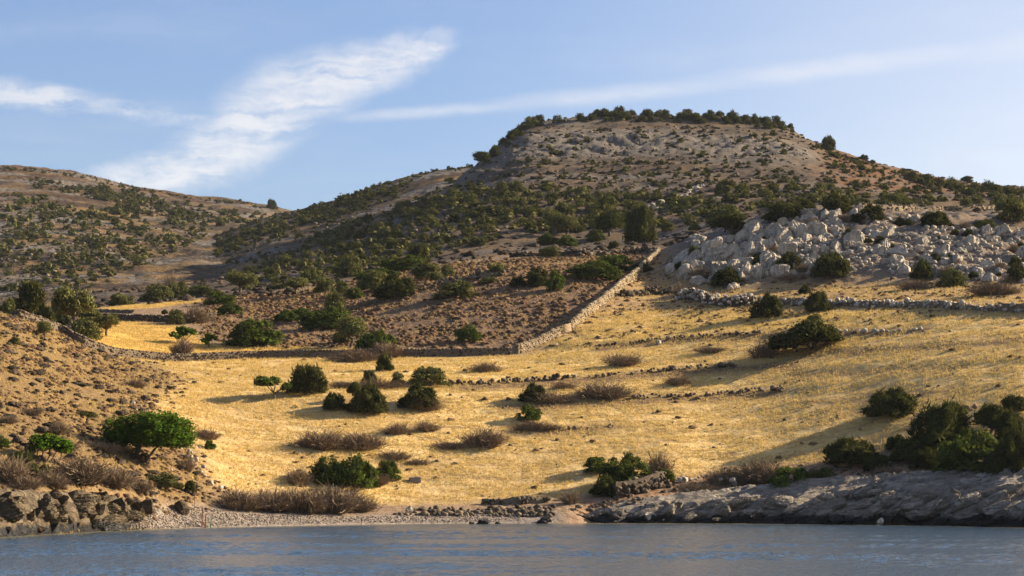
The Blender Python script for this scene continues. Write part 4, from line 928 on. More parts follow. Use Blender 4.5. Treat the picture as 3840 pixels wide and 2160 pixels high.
 ('dry', 3250, 1815, 70, 32, 'small dark grey cushion bush beside the low yellow green cushion bush'),
 ('dry', 3420, 1800, 90, 30, 'dark grey cushion bush on the stones below the thicket'),
 ('drydense', 3560, 1822, 170, 46, 'grey thorn bush between the thicket and the bare rock'),
 ('drydense', 2860, 1818, 180, 96, 'tall grey thorn bush beside the rounded green bush on bare soil'),
 ('drydense', 2735, 1822, 170, 74, 'grey thorn bush along the stones at the field edge'),
 ('dry', 2470, 1790, 110, 86, 'dry twigs rising behind the dark bush on the stone pile'),
 ('lentisk', 2237, 1778, 92, 60, 'small dark green bush on the golden grass beside the stone pile'),
 ('lentisk', 2345, 1832, 190, 120, 'big dark green bush growing over the stone pile at the field edge'),
 ('juniper', 2268, 1862, 100, 72, 'shaded lower side bush of the stone pile'),
 ('lentisk', 2485, 1812, 84, 52, 'green bush at the far side of the stone pile'),
 ('dry', 2138, 1892, 70, 52, 'dark round dead bush among white stones above the beach'),
 ('juniper', 3560, 1560, 50, 36, 'small dark bush on the stony bank above the golden slope'),
 ('dry', 2610, 1852, 150, 40, 'low dry thorn bush on the red soil between stone pile and shelf'),
 ('dry', 3160, 1832, 110, 36, 'low dry thorn bush on the shelf below the small olive bush'),
 ('dry', 3700, 1818, 160, 44, 'dry thorn bush on the shelf under the brownish dark mass'),
 ('juniper', 3480, 1760, 130, 70, 'low dark bush at the front edge of the thicket below the tallest dome'),
 ('juniper', 3575, 1792, 110, 60, 'small olive bush at the front edge of the thicket'),
 ('juniper', 3735, 1800, 130, 90, 'dark bush joining the front mass and the brownish mass of the thicket'),
 ('dry', 3330, 1790, 100, 40, 'grey twigs between the small olive bush and the thicket'),
 # skyline
 ('juntree', 182, 626, 20, 17, 'tiny umbrella shaped tree on the skyline of the far hill'),
 ('juntree', 617, 706, 22, 24, 'ball shaped lone tree on the skyline of the far hill'),
 ('juniper', 778, 728, 24, 22, 'rounded tree next along the far skyline from the ball shaped tree'),
 ('juniper', 821, 734, 20, 16, 'low rounded bush next to the rounded tree on the far skyline'),
 ('juniper', 1018, 784, 36, 36, 'upright dark tree on the far skyline just above the saddle'),
 ('juntree', 1806, 622, 56, 52, 'forked dark tree leaning out on the shoulder of the flat topped hill'),
 ('juniper', 1856, 588, 44, 42, 'dark tree just above the forked tree on the shoulder of the hill'),
 ('juniper', 3104, 565, 54, 54, 'lone dark pine shaped tree on the falling skyline of the hill'),
 ('juniper', 3238, 600, 34, 20, 'larger of two low bushes on the falling skyline'),
 ('juniper', 3272, 614, 22, 14, 'smaller of two low bushes on the falling skyline'),
 ('juntree', 3625, 690, 44, 30, 'little umbrella trees on the low skyline at the end of the ridge'),
]
BEHIND = {108: 252.0, 160: 248.0, 275: 262.0, 28: 246.0}      # distance of plants whose foot the spur's crest hides
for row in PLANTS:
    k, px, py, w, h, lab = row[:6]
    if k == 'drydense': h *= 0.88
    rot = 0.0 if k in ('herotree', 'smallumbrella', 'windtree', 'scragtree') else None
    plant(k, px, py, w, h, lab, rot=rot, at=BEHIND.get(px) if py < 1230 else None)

# ---------------------------------------------------------------- hillside shrubs: 300 as things of their own, the rest as one mass
def scatter_poly(poly, n, r):
    poly = np.array(poly, float); lo, hi = poly.min(0), poly.max(0); out = []
    while len(out) < n:
        q = lo + (hi - lo) * r.random((n * 3, 2)); out += [p for p in q[inpoly(q[:, 0], q[:, 1], poly)]]
    return np.array(out[:n])
HILLS = [
 ([(820,1085),(960,1010),(1150,900),(1400,800),(1600,745),(1900,690),(2300,720),(2600,740),(2700,800),(2560,860),(2250,860),(1950,880),(1700,945),(1400,1010),(1200,1060),(1000,1090)], 1250, 17, 52, 'olive green shrub in the dense belt on the lower slope of the flat topped hill', 'shrubs of the dense belt', 'mix'),
 ([(1500,780),(1800,600),(2900,600),(3050,700),(2700,770),(1700,740)], 330, 13, 40, 'dark shrub scattered on the open middle slope of the flat topped hill', 'shrubs on the middle slope', 'dark'),
 ([(1900,570),(2000,475),(2900,485),(3020,590),(1950,590)], 90, 14, 42, 'dark shrub on the rocky ledges under the flat summit', 'shrubs on the summit ledges', 'dark'),
 ([(2650,700),(3050,700),(3500,720),(3840,730),(3840,790),(3300,790),(3080,800),(2700,800)], 190, 20, 56, 'dark green shrub in the belt behind the limestone outcrop', 'shrubs behind the outcrop', 'mix'),
 ([(3080,570),(3500,670),(3840,706),(3840,740),(3450,720),(3090,700)], 150, 14, 44, 'dark shrub on the brown slope below the falling skyline', 'shrubs under the falling skyline', 'dark'),
 ([(640,985),(1060,810),(1400,705),(1560,672),(1500,740),(1300,800),(1000,880),(800,960),(640,1010)], 480, 11, 32, 'blackish shrub along the crest of the spur behind the flat topped hill', 'shrubs on the spur crest', 'dark'),
 ([(420,1080),(640,1000),(1000,880),(1400,760),(1300,880),(1000,1010),(640,1080)], 200, 9, 30, 'grey green shrub thinly scattered on the scree of the spur', 'shrubs on the spur scree', 'dark'),
 ([(100,660),(500,730),(760,770),(1000,800),(960,830),(760,840),(500,800),(300,730),(110,700)], 480, 9, 28, 'blackish shrub in the dark patches near the crest of the far hill', 'shrubs on the far crest', 'dark'),
 ([(0,720),(300,760),(600,830),(850,830),(700,930),(500,1010),(330,1090),(0,1090)], 800, 11, 40, 'grey green shrub on the lower slope of the far hill across the valley', 'shrubs on the far lower slope', 'mix'),
 ([(430,690),(560,735),(720,800),(640,840),(520,830),(400,790),(330,720)], 130, 16, 42, 'blackish shrub in the dark patches near the crest of the far hill', 'shrubs on the far crest', 'dark'),
 ([(640,985),(960,835),(1120,800),(1400,705),(1400,745),(1120,860),(900,940),(700,1010)], 170, 14, 40, 'blackish shrub along the crest of the spur behind the flat topped hill', 'shrubs on the spur crest', 'dark'),
]
r = np.random.default_rng(55); cand = []
for poly, n, a, c_, lab, grp, tone in HILLS:
    for p in scatter_poly(poly, n, r):
        if fbm(np.array([p[0] / 130.0]), np.array([p[1] / 60.0]), 2, 9)[0] < -0.22 and r.random() < 0.75: continue
        w = a + (c_ - a) * r.random() ** 1.8
        if p[1] < 700: w *= 0.85
        cand.append((w, p[0], p[1] + 4, w * r.uniform(0.5, 0.8), lab, grp, tone))
# the row of bushes along the flat summit
for i in range(215):
    px = 1885 + 1160 * (i + r.random()) / 215; sky = np.interp(px, [1880,1990,2100,2400,2700,2950,3050], [548,464,436,434,440,472,526])
    w = 13 + 28 * r.random() ** 1.5; cand.append((w * 2.9, px, sky + (r.uniform(-6, 2) if r.random() < 0.6 else r.uniform(2, 24)), w * r.uniform(0.5, 0.85), 'dark bush in the unbroken row along the flat summit', 'bushes of the summit row', 'summit'))
for n, xs, ys, a, c_, grp, lab in ((150, [0,150,350,480,620,760,900,1040], [628,636,664,699,724,744,758,784], 7, 18, 'shrubs on the far crest', 'blackish shrub in the dark patches near the crest of the far hill'), (150, [640,800,960,1060,1120,1250,1400,1550,1650,1760], [962,890,828,800,793,756,702,661,632,630], 8, 24, 'shrubs on the spur crest', 'blackish shrub along the crest of the spur behind the flat topped hill'),
        (120, [3050,3120,3200,3400,3600,3840], [545,575,602,655,700,716], 9, 30, 'shrubs under the falling skyline', 'dark shrub on the brown slope below the falling skyline'), (60, [3400,3600,3840], [670,706,722], 22, 56, 'shrubs under the falling skyline', 'dark shrub on the brown slope below the falling skyline')):
    for i in range(n):
        px = r.uniform(xs[0], xs[-1]); w = a + (c_ - a) * r.random() ** 2; cand.append((w, px, float(np.interp(px, xs, ys)) + r.uniform(-2, 12), w * r.uniform(0.45, 0.8), lab, grp, 'dark'))
cand.sort(key=lambda q: -q[0])
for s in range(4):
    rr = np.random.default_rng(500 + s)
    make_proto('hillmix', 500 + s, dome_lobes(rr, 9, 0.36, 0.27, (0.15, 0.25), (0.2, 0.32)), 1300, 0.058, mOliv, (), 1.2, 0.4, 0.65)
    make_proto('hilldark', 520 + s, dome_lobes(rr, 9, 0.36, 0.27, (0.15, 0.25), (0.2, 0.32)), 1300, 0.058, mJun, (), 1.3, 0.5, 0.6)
rest = []; named = {}
for i, (w, px, py, h, lab, grp, tone) in enumerate(cand):
    if tone == 'summit': w /= 2.9
    L, d, p = place(px, py)
    if L is GROUND and d < 325: continue
    wm, hm = w * d / FOC, h * d / FOC
    dark = tone in ('dark', 'summit') and r.random() < 0.85 or r.random() < 0.25
    dd = d + 0.2 * wm; q = L.xyz(px, dd); z = float(min(q[2], p[2] + 0.15 * hm)) - 0.05 * hm
    pos = (float(q[0]), float(q[1]), z)
    if i < 300 and -10 < px < 3850:
        me = PROTO['hilldark' if dark else 'hillmix'][int(r.integers(4))][0]
        named.setdefault(lab, []).append((tag(add('shrub', me, None, pos, (0, 0, r.random() * 6.28), (wm, wm, hm)), lab, 'shrub', grp), px, py - h / 2))
    else: rest.append((pos, wm, hm, dark))
NOUN = {'shrubs of the dense belt': 'olive belt shrub', 'shrubs on the middle slope': 'shrub on the open hillside', 'shrubs on the summit ledges': 'ledge shrub', 'shrubs behind the outcrop': 'dark shrub behind the outcrop', 'shrubs under the falling skyline': 'falling slope shrub',
        'shrubs on the spur crest': 'blackish spur shrub', 'shrubs on the spur scree': 'scree shrub', 'shrubs on the far crest': 'blackish far hill shrub', 'shrubs on the far lower slope': 'grey green far hill shrub', 'bushes of the summit row': 'dark summit row bush'}
for lab, lst in named.items():
    g = lst[0][0]['group']; name_apart(lst, MARK_FAR if 'far' in g or 'scree' in g else MARK_HILL, NOUN[g], lab)
VV, FF, TT, MI, off = [], [], [], [], 0
lo = {}
for dk in (0, 1):
    for s in range(5):
        rr = np.random.default_rng(560 + s + 10 * dk); V, F, T = leaves(dome_lobes(rr, 6, 0.36, 0.27, (0.17, 0.26), (0.22, 0.32)), 42, 0.30, rr, 1.1, 0.3, 0.75)
        a = norm_xy(V); lo[(dk, s)] = ((V - np.array([a[3], a[4], 0])) * np.array([a[0], a[1], a[2]]), F, T)
for pos, wm, hm, dk in rest:
    V, F, T = lo[(int(dk), int(r.integers(5)))]; th = r.random() * 6.28
    x = V[:, 0] * math.cos(th) - V[:, 1] * math.sin(th); y = V[:, 0] * math.sin(th) + V[:, 1] * math.cos(th)
    VV.append(np.stack([x * wm + pos[0], y * wm + pos[1], V[:, 2] * hm + pos[2]], 1)); FF.append(F + off); off += len(V); TT.append(np.clip(T * r.uniform(.5, 1.2), 0, 1)); MI.append(np.full(len(F), int(dk)))
o = add('distant_shrubs', mesh('distant_shrubs', np.concatenate(VV), np.concatenate(FF), [mOliv, mJun], {'tone': np.concatenate(TT)}, midx=np.concatenate(MI)))
tag(o, 'smallest far shrubs speckling all the hillsides', 'shrubs', kind='stuff')
# ---------------------------------------------------------------- stones, walls, boulders
def ico(sub):
    t = (1 + 5 ** .5) / 2
    V = [(-1,t,0),(1,t,0),(-1,-t,0),(1,-t,0),(0,-1,t),(0,1,t),(0,-1,-t),(0,1,-t),(t,0,-1),(t,0,1),(-t,0,-1),(-t,0,1)]
    F = [(0,11,5),(0,5,1),(0,1,7),(0,7,10),(0,10,11),(1,5,9),(5,11,4),(11,10,2),(10,7,6),(7,1,8),(3,9,4),(3,4,2),(3,2,6),(3,6,8),(3,8,9),(4,9,5),(2,4,11),(6,2,10),(8,6,7),(9,8,1)]
    V = [np.array(v) / np.linalg.norm(v) for v in V]
    for _ in range(sub):
        mid = {}; NF = []
        def mp(a, c):
            k = (min(a, c), max(a, c))
            if k not in mid: m_ = V[a] + V[c]; V.append(m_ / np.linalg.norm(m_)); mid[k] = len(V) - 1
            return mid[k]
        for a, c, d in F:
            x, y, z = mp(a, c), mp(c, d), mp(d, a); NF += [(a, x, z), (c, y, x), (d, z, y), (x, y, z)]
        F = NF
    return np.array(V), np.array(F)
def chipped(sub, seed, cuts=9, lo=0.5, hi=0.85, nz=0.06, sq=None):
    r = np.random.default_rng(seed); V, F = ico(sub); V = V.copy()
    V *= (1 + nz * (np.sin(V[:, [1]] * 5 + seed) + np.cos(V[:, [0]] * 6 + V[:, [2]] * 4)))
    for _ in range(cuts):
        n = unit(r.normal(size=3)); o = r.uniform(lo, hi); dd = np.maximum(0, V @ n - o); V -= dd[:, None] * n
    if nz: V += unit(V) * (nz * 0.6 * r.normal(size=(len(V), 1)))
    V -= (V.max(0) + V.min(0)) / 2; V /= (V.max(0) - V.min(0))
    return V, F
STN = [chipped(1, 700 + s, 7, 0.55, 0.85, 0.0) for s in range(8)]           # 80 triangles, unit box
STM = [mesh('stone', V, F, mStone, {'tone': np.full(len(V), 0.15 * i)}) for i, (V, F) in enumerate(STN)]
STW = [mesh('stone', V, F, mStoneW, {'tone': np.full(len(V), 0.15 * i)}) for i, (V, F) in enumerate(STN)]
STL = [mesh('stone', V, F, mR) for V, F in STN]
SMALL = [chipped(0, 720 + s, 4, 0.6, 0.85, 0.0) for s in range(8)]         # 20 triangles
def batch(protos, pos, scl, rz, tone=None, tilt=None, r=None):
    VV, FF, TT, off = [], [], [], 0; n = len(pos); k = np.arange(n) % len(protos)
    for j, (V, F) in enumerate(protos):
        ix = np.nonzero(k == j)[0]
        if len(ix) == 0: continue
        m_ = len(ix); P_ = V[None] * scl[ix][:, None, :]
        if tilt is not None:
            ct, s_ = np.cos(tilt[ix])[:, None], np.sin(tilt[ix])[:, None]; y, z = P_[..., 1].copy(), P_[..., 2].copy()
            P_[..., 1], P_[..., 2] = y * ct - z * s_, y * s_ + z * ct
        c_, s_ = np.cos(rz[ix])[:, None], np.sin(rz[ix])[:, None]; x, y = P_[..., 0].copy(), P_[..., 1].copy()
        P_[..., 0], P_[..., 1] = x * c_ - y * s_, x * s_ + y * c_
        P_ = P_ + pos[ix][:, None, :]
        VV.append(P_.reshape(-1, 3)); FF.append((F[None] + (np.arange(m_) * len(V))[:, None, None]).reshape(-1, F.shape[1]) + off); off += m_ * len(V)
        TT.append(np.repeat(tone[ix] if tone is not None else np.full(m_, 0.5), len(V)))
    return np.concatenate(VV), np.concatenate(FF), np.concatenate(TT)
def polyline3(pts, step, which=GROUND, dmin=0):
    P3 = [];
    for px, py in pts:
        L, d, p = place(px, py, which, dmin)
        if d > 352 and py > 900:          # above the crest seen here: stand on the crest itself
            jj = int(np.argmin(HORY - FOC * (GROUND.z(np.full(ND, px), DS) - CAMH) / DS + 1e4 * (DS > 300))); d = float(DS[jj])
        P3.append((px, d))
    P3 = np.array(P3); D_ = P3[:, 1]
    X_ = (P3[:, 0] - 1920) / FOC * D_; Q = np.stack([X_, D_], 1)
    s = np.concatenate([[0], np.cumsum(np.linalg.norm(np.diff(Q, axis=0), axis=1))])
    t = np.arange(0, s[-1], step); x = np.interp(t, s, Q[:, 0]); y = np.interp(t, s, Q[:, 1])
    k = 5; 
    if len(t) > 12:
        xs = np.convolve(np.pad(x, k, mode='edge'), np.ones(2 * k + 1) / (2 * k + 1), 'valid'); ys = np.convolve(np.pad(y, k, mode='edge'), np.ones(2 * k + 1) / (2 * k + 1), 'valid'); x, y = xs, ys
    z = GROUND.z(1920 + FOC * x / y, y)
    ang = np.arctan2(np.gradient(y), np.gradient(x)) if len(x) > 2 else np.zeros(len(x))
    return np.stack([x, y, z], 1), ang, t
def stone_wall(pts, hpx, label, seed, size=0.34, thick=0.5, rough=0.06, name='stone_wall', mats=None, ragged=0.0, gaps=(), cat='wall', core=True, sp=1.0):
    r = np.random.default_rng(seed); mats = mats or STM
    base, ang, t = polyline3(pts, size * 0.92)
    dmean = float(base[:, 1].mean()); hm = hpx * dmean / FOC
    ch = size * 0.62; nc = max(1, int(round(hm / ch)))
    ro = add(name, None, None, tuple(base[len(base) // 2])); tag(ro, label, cat, kind='thing')
    org = base[len(base) // 2]
    pos, scl, rz, tl = [], [], [], []
    prof = hm * (1 + ragged * np.interp(t, np.linspace(0, t[-1], max(4, len(t) // 7)), r.normal(size=max(4, len(t) // 7)))) if len(t) else []
    for c_ in range(nc):
        for i in range(len(base)):
            if any(a <= t[i] <= e for a, e in gaps): continue
            if (c_ + 0.6) * ch > max(prof[i], ch * 0.7) or r.random() > sp: continue
            sh = (r.random() * 0.4 + 0.5 * (c_ % 2)) * size
            s = size * r.uniform(0.75, 1.35)
            p = base[i] + np.array([math.cos(ang[i]) * sh, math.sin(ang[i]) * sh, 0]) + np.array([-math.sin(ang[i]), math.cos(ang[i]), 0]) * r.normal() * rough
            loose_ = rough >= 0.18
            if loose_: p = p + np.array([-math.sin(ang[i]), math.cos(ang[i]), 0]) * r.uniform(-0.5, 0.5) * (thick - size) * (1 - 0.5 * c_ / max(nc, 1))
            p = p + np.array([0, 0, (c_ + 0.42) * ch + (r.normal() * 0.06 if loose_ else 0)])
            if loose_: s *= 0.7 + 0.75 * r.random() ** 2
            pos.append(p - org); scl.append((s, (s if loose_ else thick) * r.uniform(0.8, 1.15) * (1 - 0.12 * c_ / max(nc, 1)), (s * 0.75 if loose_ else ch) * r.uniform(0.85, 1.35))); rz.append(ang[i] + r.normal() * (0.9 if loose_ else 0.2)); tl.append(r.normal() * (0.4 if loose_ else 0.15))
    pos = np.array(pos); scl = np.array(scl); rz = np.array(rz); tl = np.array(tl); n = len(pos)
    order = np.argsort(-scl.prod(1))
    big, small = order[:300], order[300:]
    for i in big:
        add('stone', mats[int(r.integers(8))], ro, tuple(pos[i]), (tl[i], r.normal() * 0.12, rz[i]), tuple(scl[i]))
    if len(small):
        V, F, T = batch(SMALL, pos[small], scl[small], rz[small], r.random(len(small)), tl[small])
        o = add('small_stones', mesh('small_stones', V, F, mats[0].materials[0], {'tone': T}), ro); o['kind'] = 'stuff'
    if core and len(base) > 3:
        V, F = [], []
        for i in range(len(base)):
            skip = any(a - size <= t[i] <= e + size for a, e in gaps); n_ = np.array([-math.sin(ang[i]), math.cos(ang[i]), 0]) * thick * (0.36 if rough < 0.18 else 0.2)
            hh = max(prof[i] - 0.7 * ch, 0.05) if not skip else 0.02
            bz = base[i] - org - np.array([0, 0, 0.3]); tz = base[i] - org + np.array([0, 0, hh])
            V += [bz - n_, tz - n_ * 0.8, tz + n_ * 0.8, bz + n_]
        for i in range(len(base) - 1):
            a = 4 * i
            for q in range(3): F.append((a + q, a + q + 1, a + 5 + q, a + 4 + q))
        add('rubble_core', mesh('rubble_core', V, F, mStone, {'tone': np.full(len(V), 0.02)}), ro)
    return base, ang, t
# the long dry-stone wall: along the crest of the spur, past the golden plot, then shaded to the bend
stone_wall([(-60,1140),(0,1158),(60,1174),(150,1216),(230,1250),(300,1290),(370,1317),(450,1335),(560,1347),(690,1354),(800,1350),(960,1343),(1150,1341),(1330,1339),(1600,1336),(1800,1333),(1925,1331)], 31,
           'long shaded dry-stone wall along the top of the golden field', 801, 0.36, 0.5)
# the sunlit diagonal wall with its gate
W2 = [(1930,1331),(1985,1311),(2017,1298),(2060,1279),(2099,1257),(2144,1238),(2196,1188),(2255,1146),(2293,1116),(2367,1056),(2420,1005),(2472,955)]
def along(pts, px):
    base, ang, t = polyline3(pts, 0.2); pxs = 1920 + FOC * base[:, 0] / base[:, 1]; return t[int(np.argmin(np.abs(pxs - px)))], base[int(np.argmin(np.abs(pxs - px)))], ang[int(np.argmin(np.abs(pxs - px)))]
t0, g0, ga = along(W2, 2100); t1, g1, gb = along(W2, 2137)
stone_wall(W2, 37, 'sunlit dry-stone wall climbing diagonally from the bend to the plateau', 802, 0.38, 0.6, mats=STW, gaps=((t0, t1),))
stone_wall([(262,1166),(340,1172),(430,1172),(500,1176)], 13, 'low dark stone wall at the end of the narrow golden strip', 803, 0.36)
stone_wall([(375,1200),(480,1205),(600,1207),(700,1206),(815,1196)], 26, 'dark stone wall closing the golden plot on its uphill side', 804, 0.36)
stone_wall([(1900,965),(1960,962),(2060,960),(2160,962),(2260,958),(2340,952),(2420,948),(2470,942)], 22, 'ruined bumpy stone wall on the plateau at the top of the diagonal wall', 805, 0.5, 0.9, 0.3, ragged=0.35)
stone_wall([(1630,966),(1700,962),(1770,958),(1850,952),(1900,955)], 24, 'broken stone wall below the scrub belt with a pale upright end stone', 806, 0.5, 0.8, 0.25, ragged=0.35)
stone_wall([(3200,792),(3300,793),(3400,793),(3520,792),(3640,790),(3745,786)], 24, 'long grey field wall on the rise behind the limestone outcrop', 807, 0.5, 0.6, 0.1)
stone_wall([(2555,1118),(2640,1135),(2720,1150),(2800,1146),(2840,1140)], 40, 'wide heap of pale stones at the end of the rubble wall, toward the diagonal wall', 808, 0.42, 1.6, 0.5, 'rubble_wall', STL, 0.3)
stone_wall([(2845,1142),(2910,1144),(3060,1147),(3200,1146),(3400,1148),(3500,1152),(3600,1160),(3720,1166),(3860,1170),(3980,1174)], 30, 'long pale rubble wall between the limestone outcrop and the open field', 809, 0.42, 1.0, 0.25, 'rubble_wall', STL, 0.2)
stone_wall([(2318,1112),(2400,1108),(2470,1103),(2532,1098)], 30, 'short dark rubble wall beside the upper diagonal wall', 810, 0.42, 0.9, 0.25, 'rubble_wall', STM, 0.3)
stone_wall([(2218,1300),(2350,1288),(2500,1270),(2690,1258),(2880,1250)], 11, 'stone edge of the terrace just below the gate', 811, 0.36, 0.7, 0.25, 'terrace_wall', STM, 0.3, core=False, sp=0.8)
stone_wall([(3100,1248),(3250,1246),(3400,1240),(3490,1232)], 13, 'stone edge of the terrace behind the windswept tree', 812, 0.4, 0.7, 0.3, 'terrace_wall', STL, 0.5, core=False, sp=0.6)
stone_wall([(1668,1444),(1800,1440),(1920,1434),(2100,1422),(2280,1408),(2500,1390),(2777,1372)], 15, 'longest stony terrace edge across the middle of the field', 813, 0.38, 0.8, 0.3, 'terrace_wall', STM, 0.5, core=False, sp=0.75)
stone_wall([(2340,1494),(2500,1488),(2620,1482),(2760,1472),(2945,1464)], 16, 'stony terrace edge beside the broad dry thicket', 814, 0.42, 0.8, 0.3, 'terrace_wall', STM, 0.5, core=False, sp=0.75)
stone_wall([(2060,1612),(2180,1606),(2325,1596)], 10, 'short stony edge at the dry thorn mat in the lower field', 815, 0.32, 0.6, 0.25, 'terrace_wall', STM, 0.5, core=False, sp=0.6)
stone_wall([(3400,1560),(3520,1548),(3640,1536),(3760,1530),(3860,1526)], 16, 'stony bank at the top of the golden slope above the thicket', 816, 0.36, 0.9, 0.3, 'terrace_wall', STM, 0.4, core=False, sp=0.8)
stone_wall([(1790,1888),(1860,1890),(1950,1890),(2075,1884)], 24, 'tumbled white stone wall above the beach beside the dark round dead bush', 817, 0.36, 0.7, 0.18, 'shore_wall', STM, 0.3)
stone_wall([(1520,1914),(1600,1914),(1720,1908)], 15, 'short row of white stones at the back of the beach', 818, 0.40, 0.6, 0.18, 'shore_wall', STM, 0.35, core=False)
stone_wall([(482,1508),(525,1545)], 9, 'small spill of white stones on the spur above the spreading tree', 819, 0.3, 0.8, 0.4, 'stone_row', STL, 0.3, core=False, sp=0.5)
stone_wall([(682,1672),(700,1710),(716,1742),(775,1796),(812,1840)], 11, 'line of white stones running down the edge of the field to the beach', 820, 0.34, 0.8, 0.45, 'stone_row', STL, 0.3, core=False, sp=0.6)
stone_wall([(560,1748),(600,1756),(655,1768)], 8, 'thin line of white stones at the foot of the spreading tree', 821, 0.28, 0.5, 0.2, 'stone_row', STL, 0.3, core=False, sp=0.6)
stone_wall([(2285,1872),(2350,1862),(2430,1840),(2500,1815)], 52, 'pile of field stones under the big dark green bush at the field edge', 822, 0.40, 1.2, 0.4, 'stone_pile', STM, 0.3)
stone_wall([(2500,1815),(2580,1800),(2660,1806),(2720,1812),(2800,1822)], 20, 'scattered white stones along the red soil bank', 823, 0.42, 1.4, 0.6, 'stone_row', STL, 0.4, core=False, sp=0.6)
stone_wall([(2440,790),(2520,745),(2600,716),(2640,690)], 12, 'pale rubble line running up the middle of the flat topped hill', 824, 0.9, 1.6, 0.8, 'stone_row', STL, 0.4, core=False, sp=0.7)
# gate
gm = (g0 + g1) / 2; dirv = g1 - g0; gw = float(np.linalg.norm(dirv[:2])); ga = math.atan2(dirv[1], dirv[0]); pitch = math.atan2(dirv[2], gw)
def boxm(name, sx_, sy_, sz_, mat, jit=0.0, seed=1):
    r = np.random.default_rng(seed); V = []
    for k in range(3):
        for y in (-1, 1):
            for z in (-1, 1): V.append(((k - 1) * sx_ / 2, y * sy_ / 2, z * sz_ / 2))
    V = np.array(V) + r.normal(size=(12, 3)) * jit
    F = []
    for k in (0, 1):
        a = 4 * k; F += [(a, a + 4, a + 5, a + 1), (a + 2, a + 3, a + 7, a + 6), (a, a + 2, a + 6, a + 4), (a + 1, a + 5, a + 7, a + 3)]
    F += [(0, 1, 3, 2), (8, 10, 11, 9)]
    return mesh(name, V, F, mat)
gate = tag(add('wooden_gate', None, None, tuple(gm), (0, -pitch * 0.6, ga)), 'weathered plank gate in the sunlit diagonal wall', 'gate')
pm = boxm('plank', gw * 0.96, 0.03, 0.13, mWood, 0.008)
for k in range(6): add('plank', pm, gate, (0, -0.28 - 0.02 * (k % 2), 0.16 + 0.155 * k), (0, random.uniform(-.02, .02), 0))
vm_ = boxm('upright', 0.07, 0.05, 1.08, mWood, 0.006)
for k in (-0.4, 0, 0.4): add('upright', vm_, gate, (k * gw, -0.23, 0.54))
add('gate_post', boxm('gate_post', 0.10, 0.12, 1.35, mIron, 0.006), gate, (gw * 0.53, -0.24, 0.6))
# grey block in the field
L, d, p = place(1556, 1808)
V, F = ico(3); V = np.sign(V) * np.minimum(np.abs(V) * 1.9, 1.0) ; V = V * np.array([0.5, 0.32, 0.24]); V += 0.012 * rng.normal(size=V.shape)
tag(add('stone_block', mesh('stone_block', V, F, mBlock), None, (p[0], p[1], p[2] + 0.2), (R(4), R(-4), R(6))), 'dark grey rectangular stone block lying in the golden grass', 'block')
# posts on the beach
def post(px, py, h, rad, mat, label, lean, cat='post'):
    L, d, p = place(px, py); r = np.random.default_rng(int(px))
    V, F = limb((0, 0, -0.2), (lean, 0, h), rad, rad * 0.8, r, 7, 0.01)
    n0 = len(V); V = np.concatenate([V, [[lean, 0, h + 0.01]]]); F3 = [(n0 - 6 + q, n0 - 6 + (q + 1) % 6, n0, n0) for q in range(6)]
    tag(add('post', mesh('post', V, np.concatenate([F, np.array(F3)]), mat, smooth=True), None, tuple(p)), label, cat)
post(757, 1978, 1.5, 0.055, mRust, 'taller rusty brown post at the water edge on the beach', 0.05)
post(771, 1978, 1.0, 0.055, mRust, 'shorter rusty brown post at the water edge on the beach', -0.02)
post(789, 1979, 0.85, 0.05, mGreenP, 'thin green post next to the rusty posts on the beach', 0.06)
post(728, 1915, 2.0, 0.025, mRust, 'tall dead reed stalk above the beach posts', 0.06, 'stalk')

# boulders of the limestone outcrop
BLD = []
def jag(seed):
    """upright wedge of jointed limestone: few big flat cuts and vertical flutes"""
    r = np.random.default_rng(seed); V, F = ico(4); V = V.copy()
    for _ in range(7):
        n = unit(r.normal(size=3) * np.array([1, 1, 0.45])); V -= np.maximum(0, V @ n - r.uniform(0.35, 0.7))[:, None] * n
    for _ in range(4):
        n = unit(r.normal(size=3) * np.array([1, 1, 0.3]) + np.array([0, 0, 1.1])); V -= np.maximum(0, V @ n - r.uniform(0.45, 0.75))[:, None] * n
    th = np.arctan2(V[:, 1], V[:, 0]); fl = np.abs(((th * 11 / 6.283 + 0.5 * np.sin(V[:, 2] * 3 + seed) + seed * 0.37) % 1) - 0.5)
    V[:, :2] *= (0.86 + 0.28 * fl)[:, None]
    V[:, 2] += 0.10 * np.sin(V[:, 0] * 8 + seed) * (V[:, 2] > 0) + 0.02 * r.normal(size=len(V))
    V[:, :2] += 0.018 * r.normal(size=(len(V), 2))
    V -= (V.max(0) + V.min(0)) / 2; V /= (V.max(0) - V.min(0)); return V, F
for s in range(9):
    V, F = jag(740 + s)
    BLD.append(mesh('boulder', V, F, mR))
def boulder(px, py, w, h, label, grp=None, tilt=0.0, var=None, mat=None, name='boulder', deep=0.8, cat='boulder', sink=0.25):
    L, d, p = place(px, py); wm, hm = w * d / FOC, h * d / FOC
    o = add(name, BLD[int(rng.integers(9)) if var is None else var], None, (p[0], p[1] + wm * 0.2, p[2] + hm * (0.5 - sink)), (random.uniform(-.2, .2), tilt, random.uniform(-.5, .5) if grp else 0.2), (wm * 1.08, wm * deep, hm * (1 + sink)))
    return tag(o, label, cat, grp)
boulder(2752, 975, 84, 74, 'big pinkish grey boulder perched on the limestone outcrop', var=3, tilt=0.3)
boulder(2670, 975, 86, 110, 'tall fluted grey slab under the evergreen tree on the outcrop', var=1, tilt=0.25, deep=0.6)
boulder(2706, 1018, 78, 50, 'smooth grey boulder below the perched pinkish boulder', var=5, tilt=-0.3)
boulder(2605, 1010, 72, 44, 'rounded grey boulder at the outcrop end nearest the diagonal wall', var=2)
boulder(2520, 1022, 60, 42, 'lumpy pale boulder at the toe of the outcrop', var=6)
boulder(2630, 1068, 78, 44, 'split pale boulder under the toe of the outcrop', var=4)
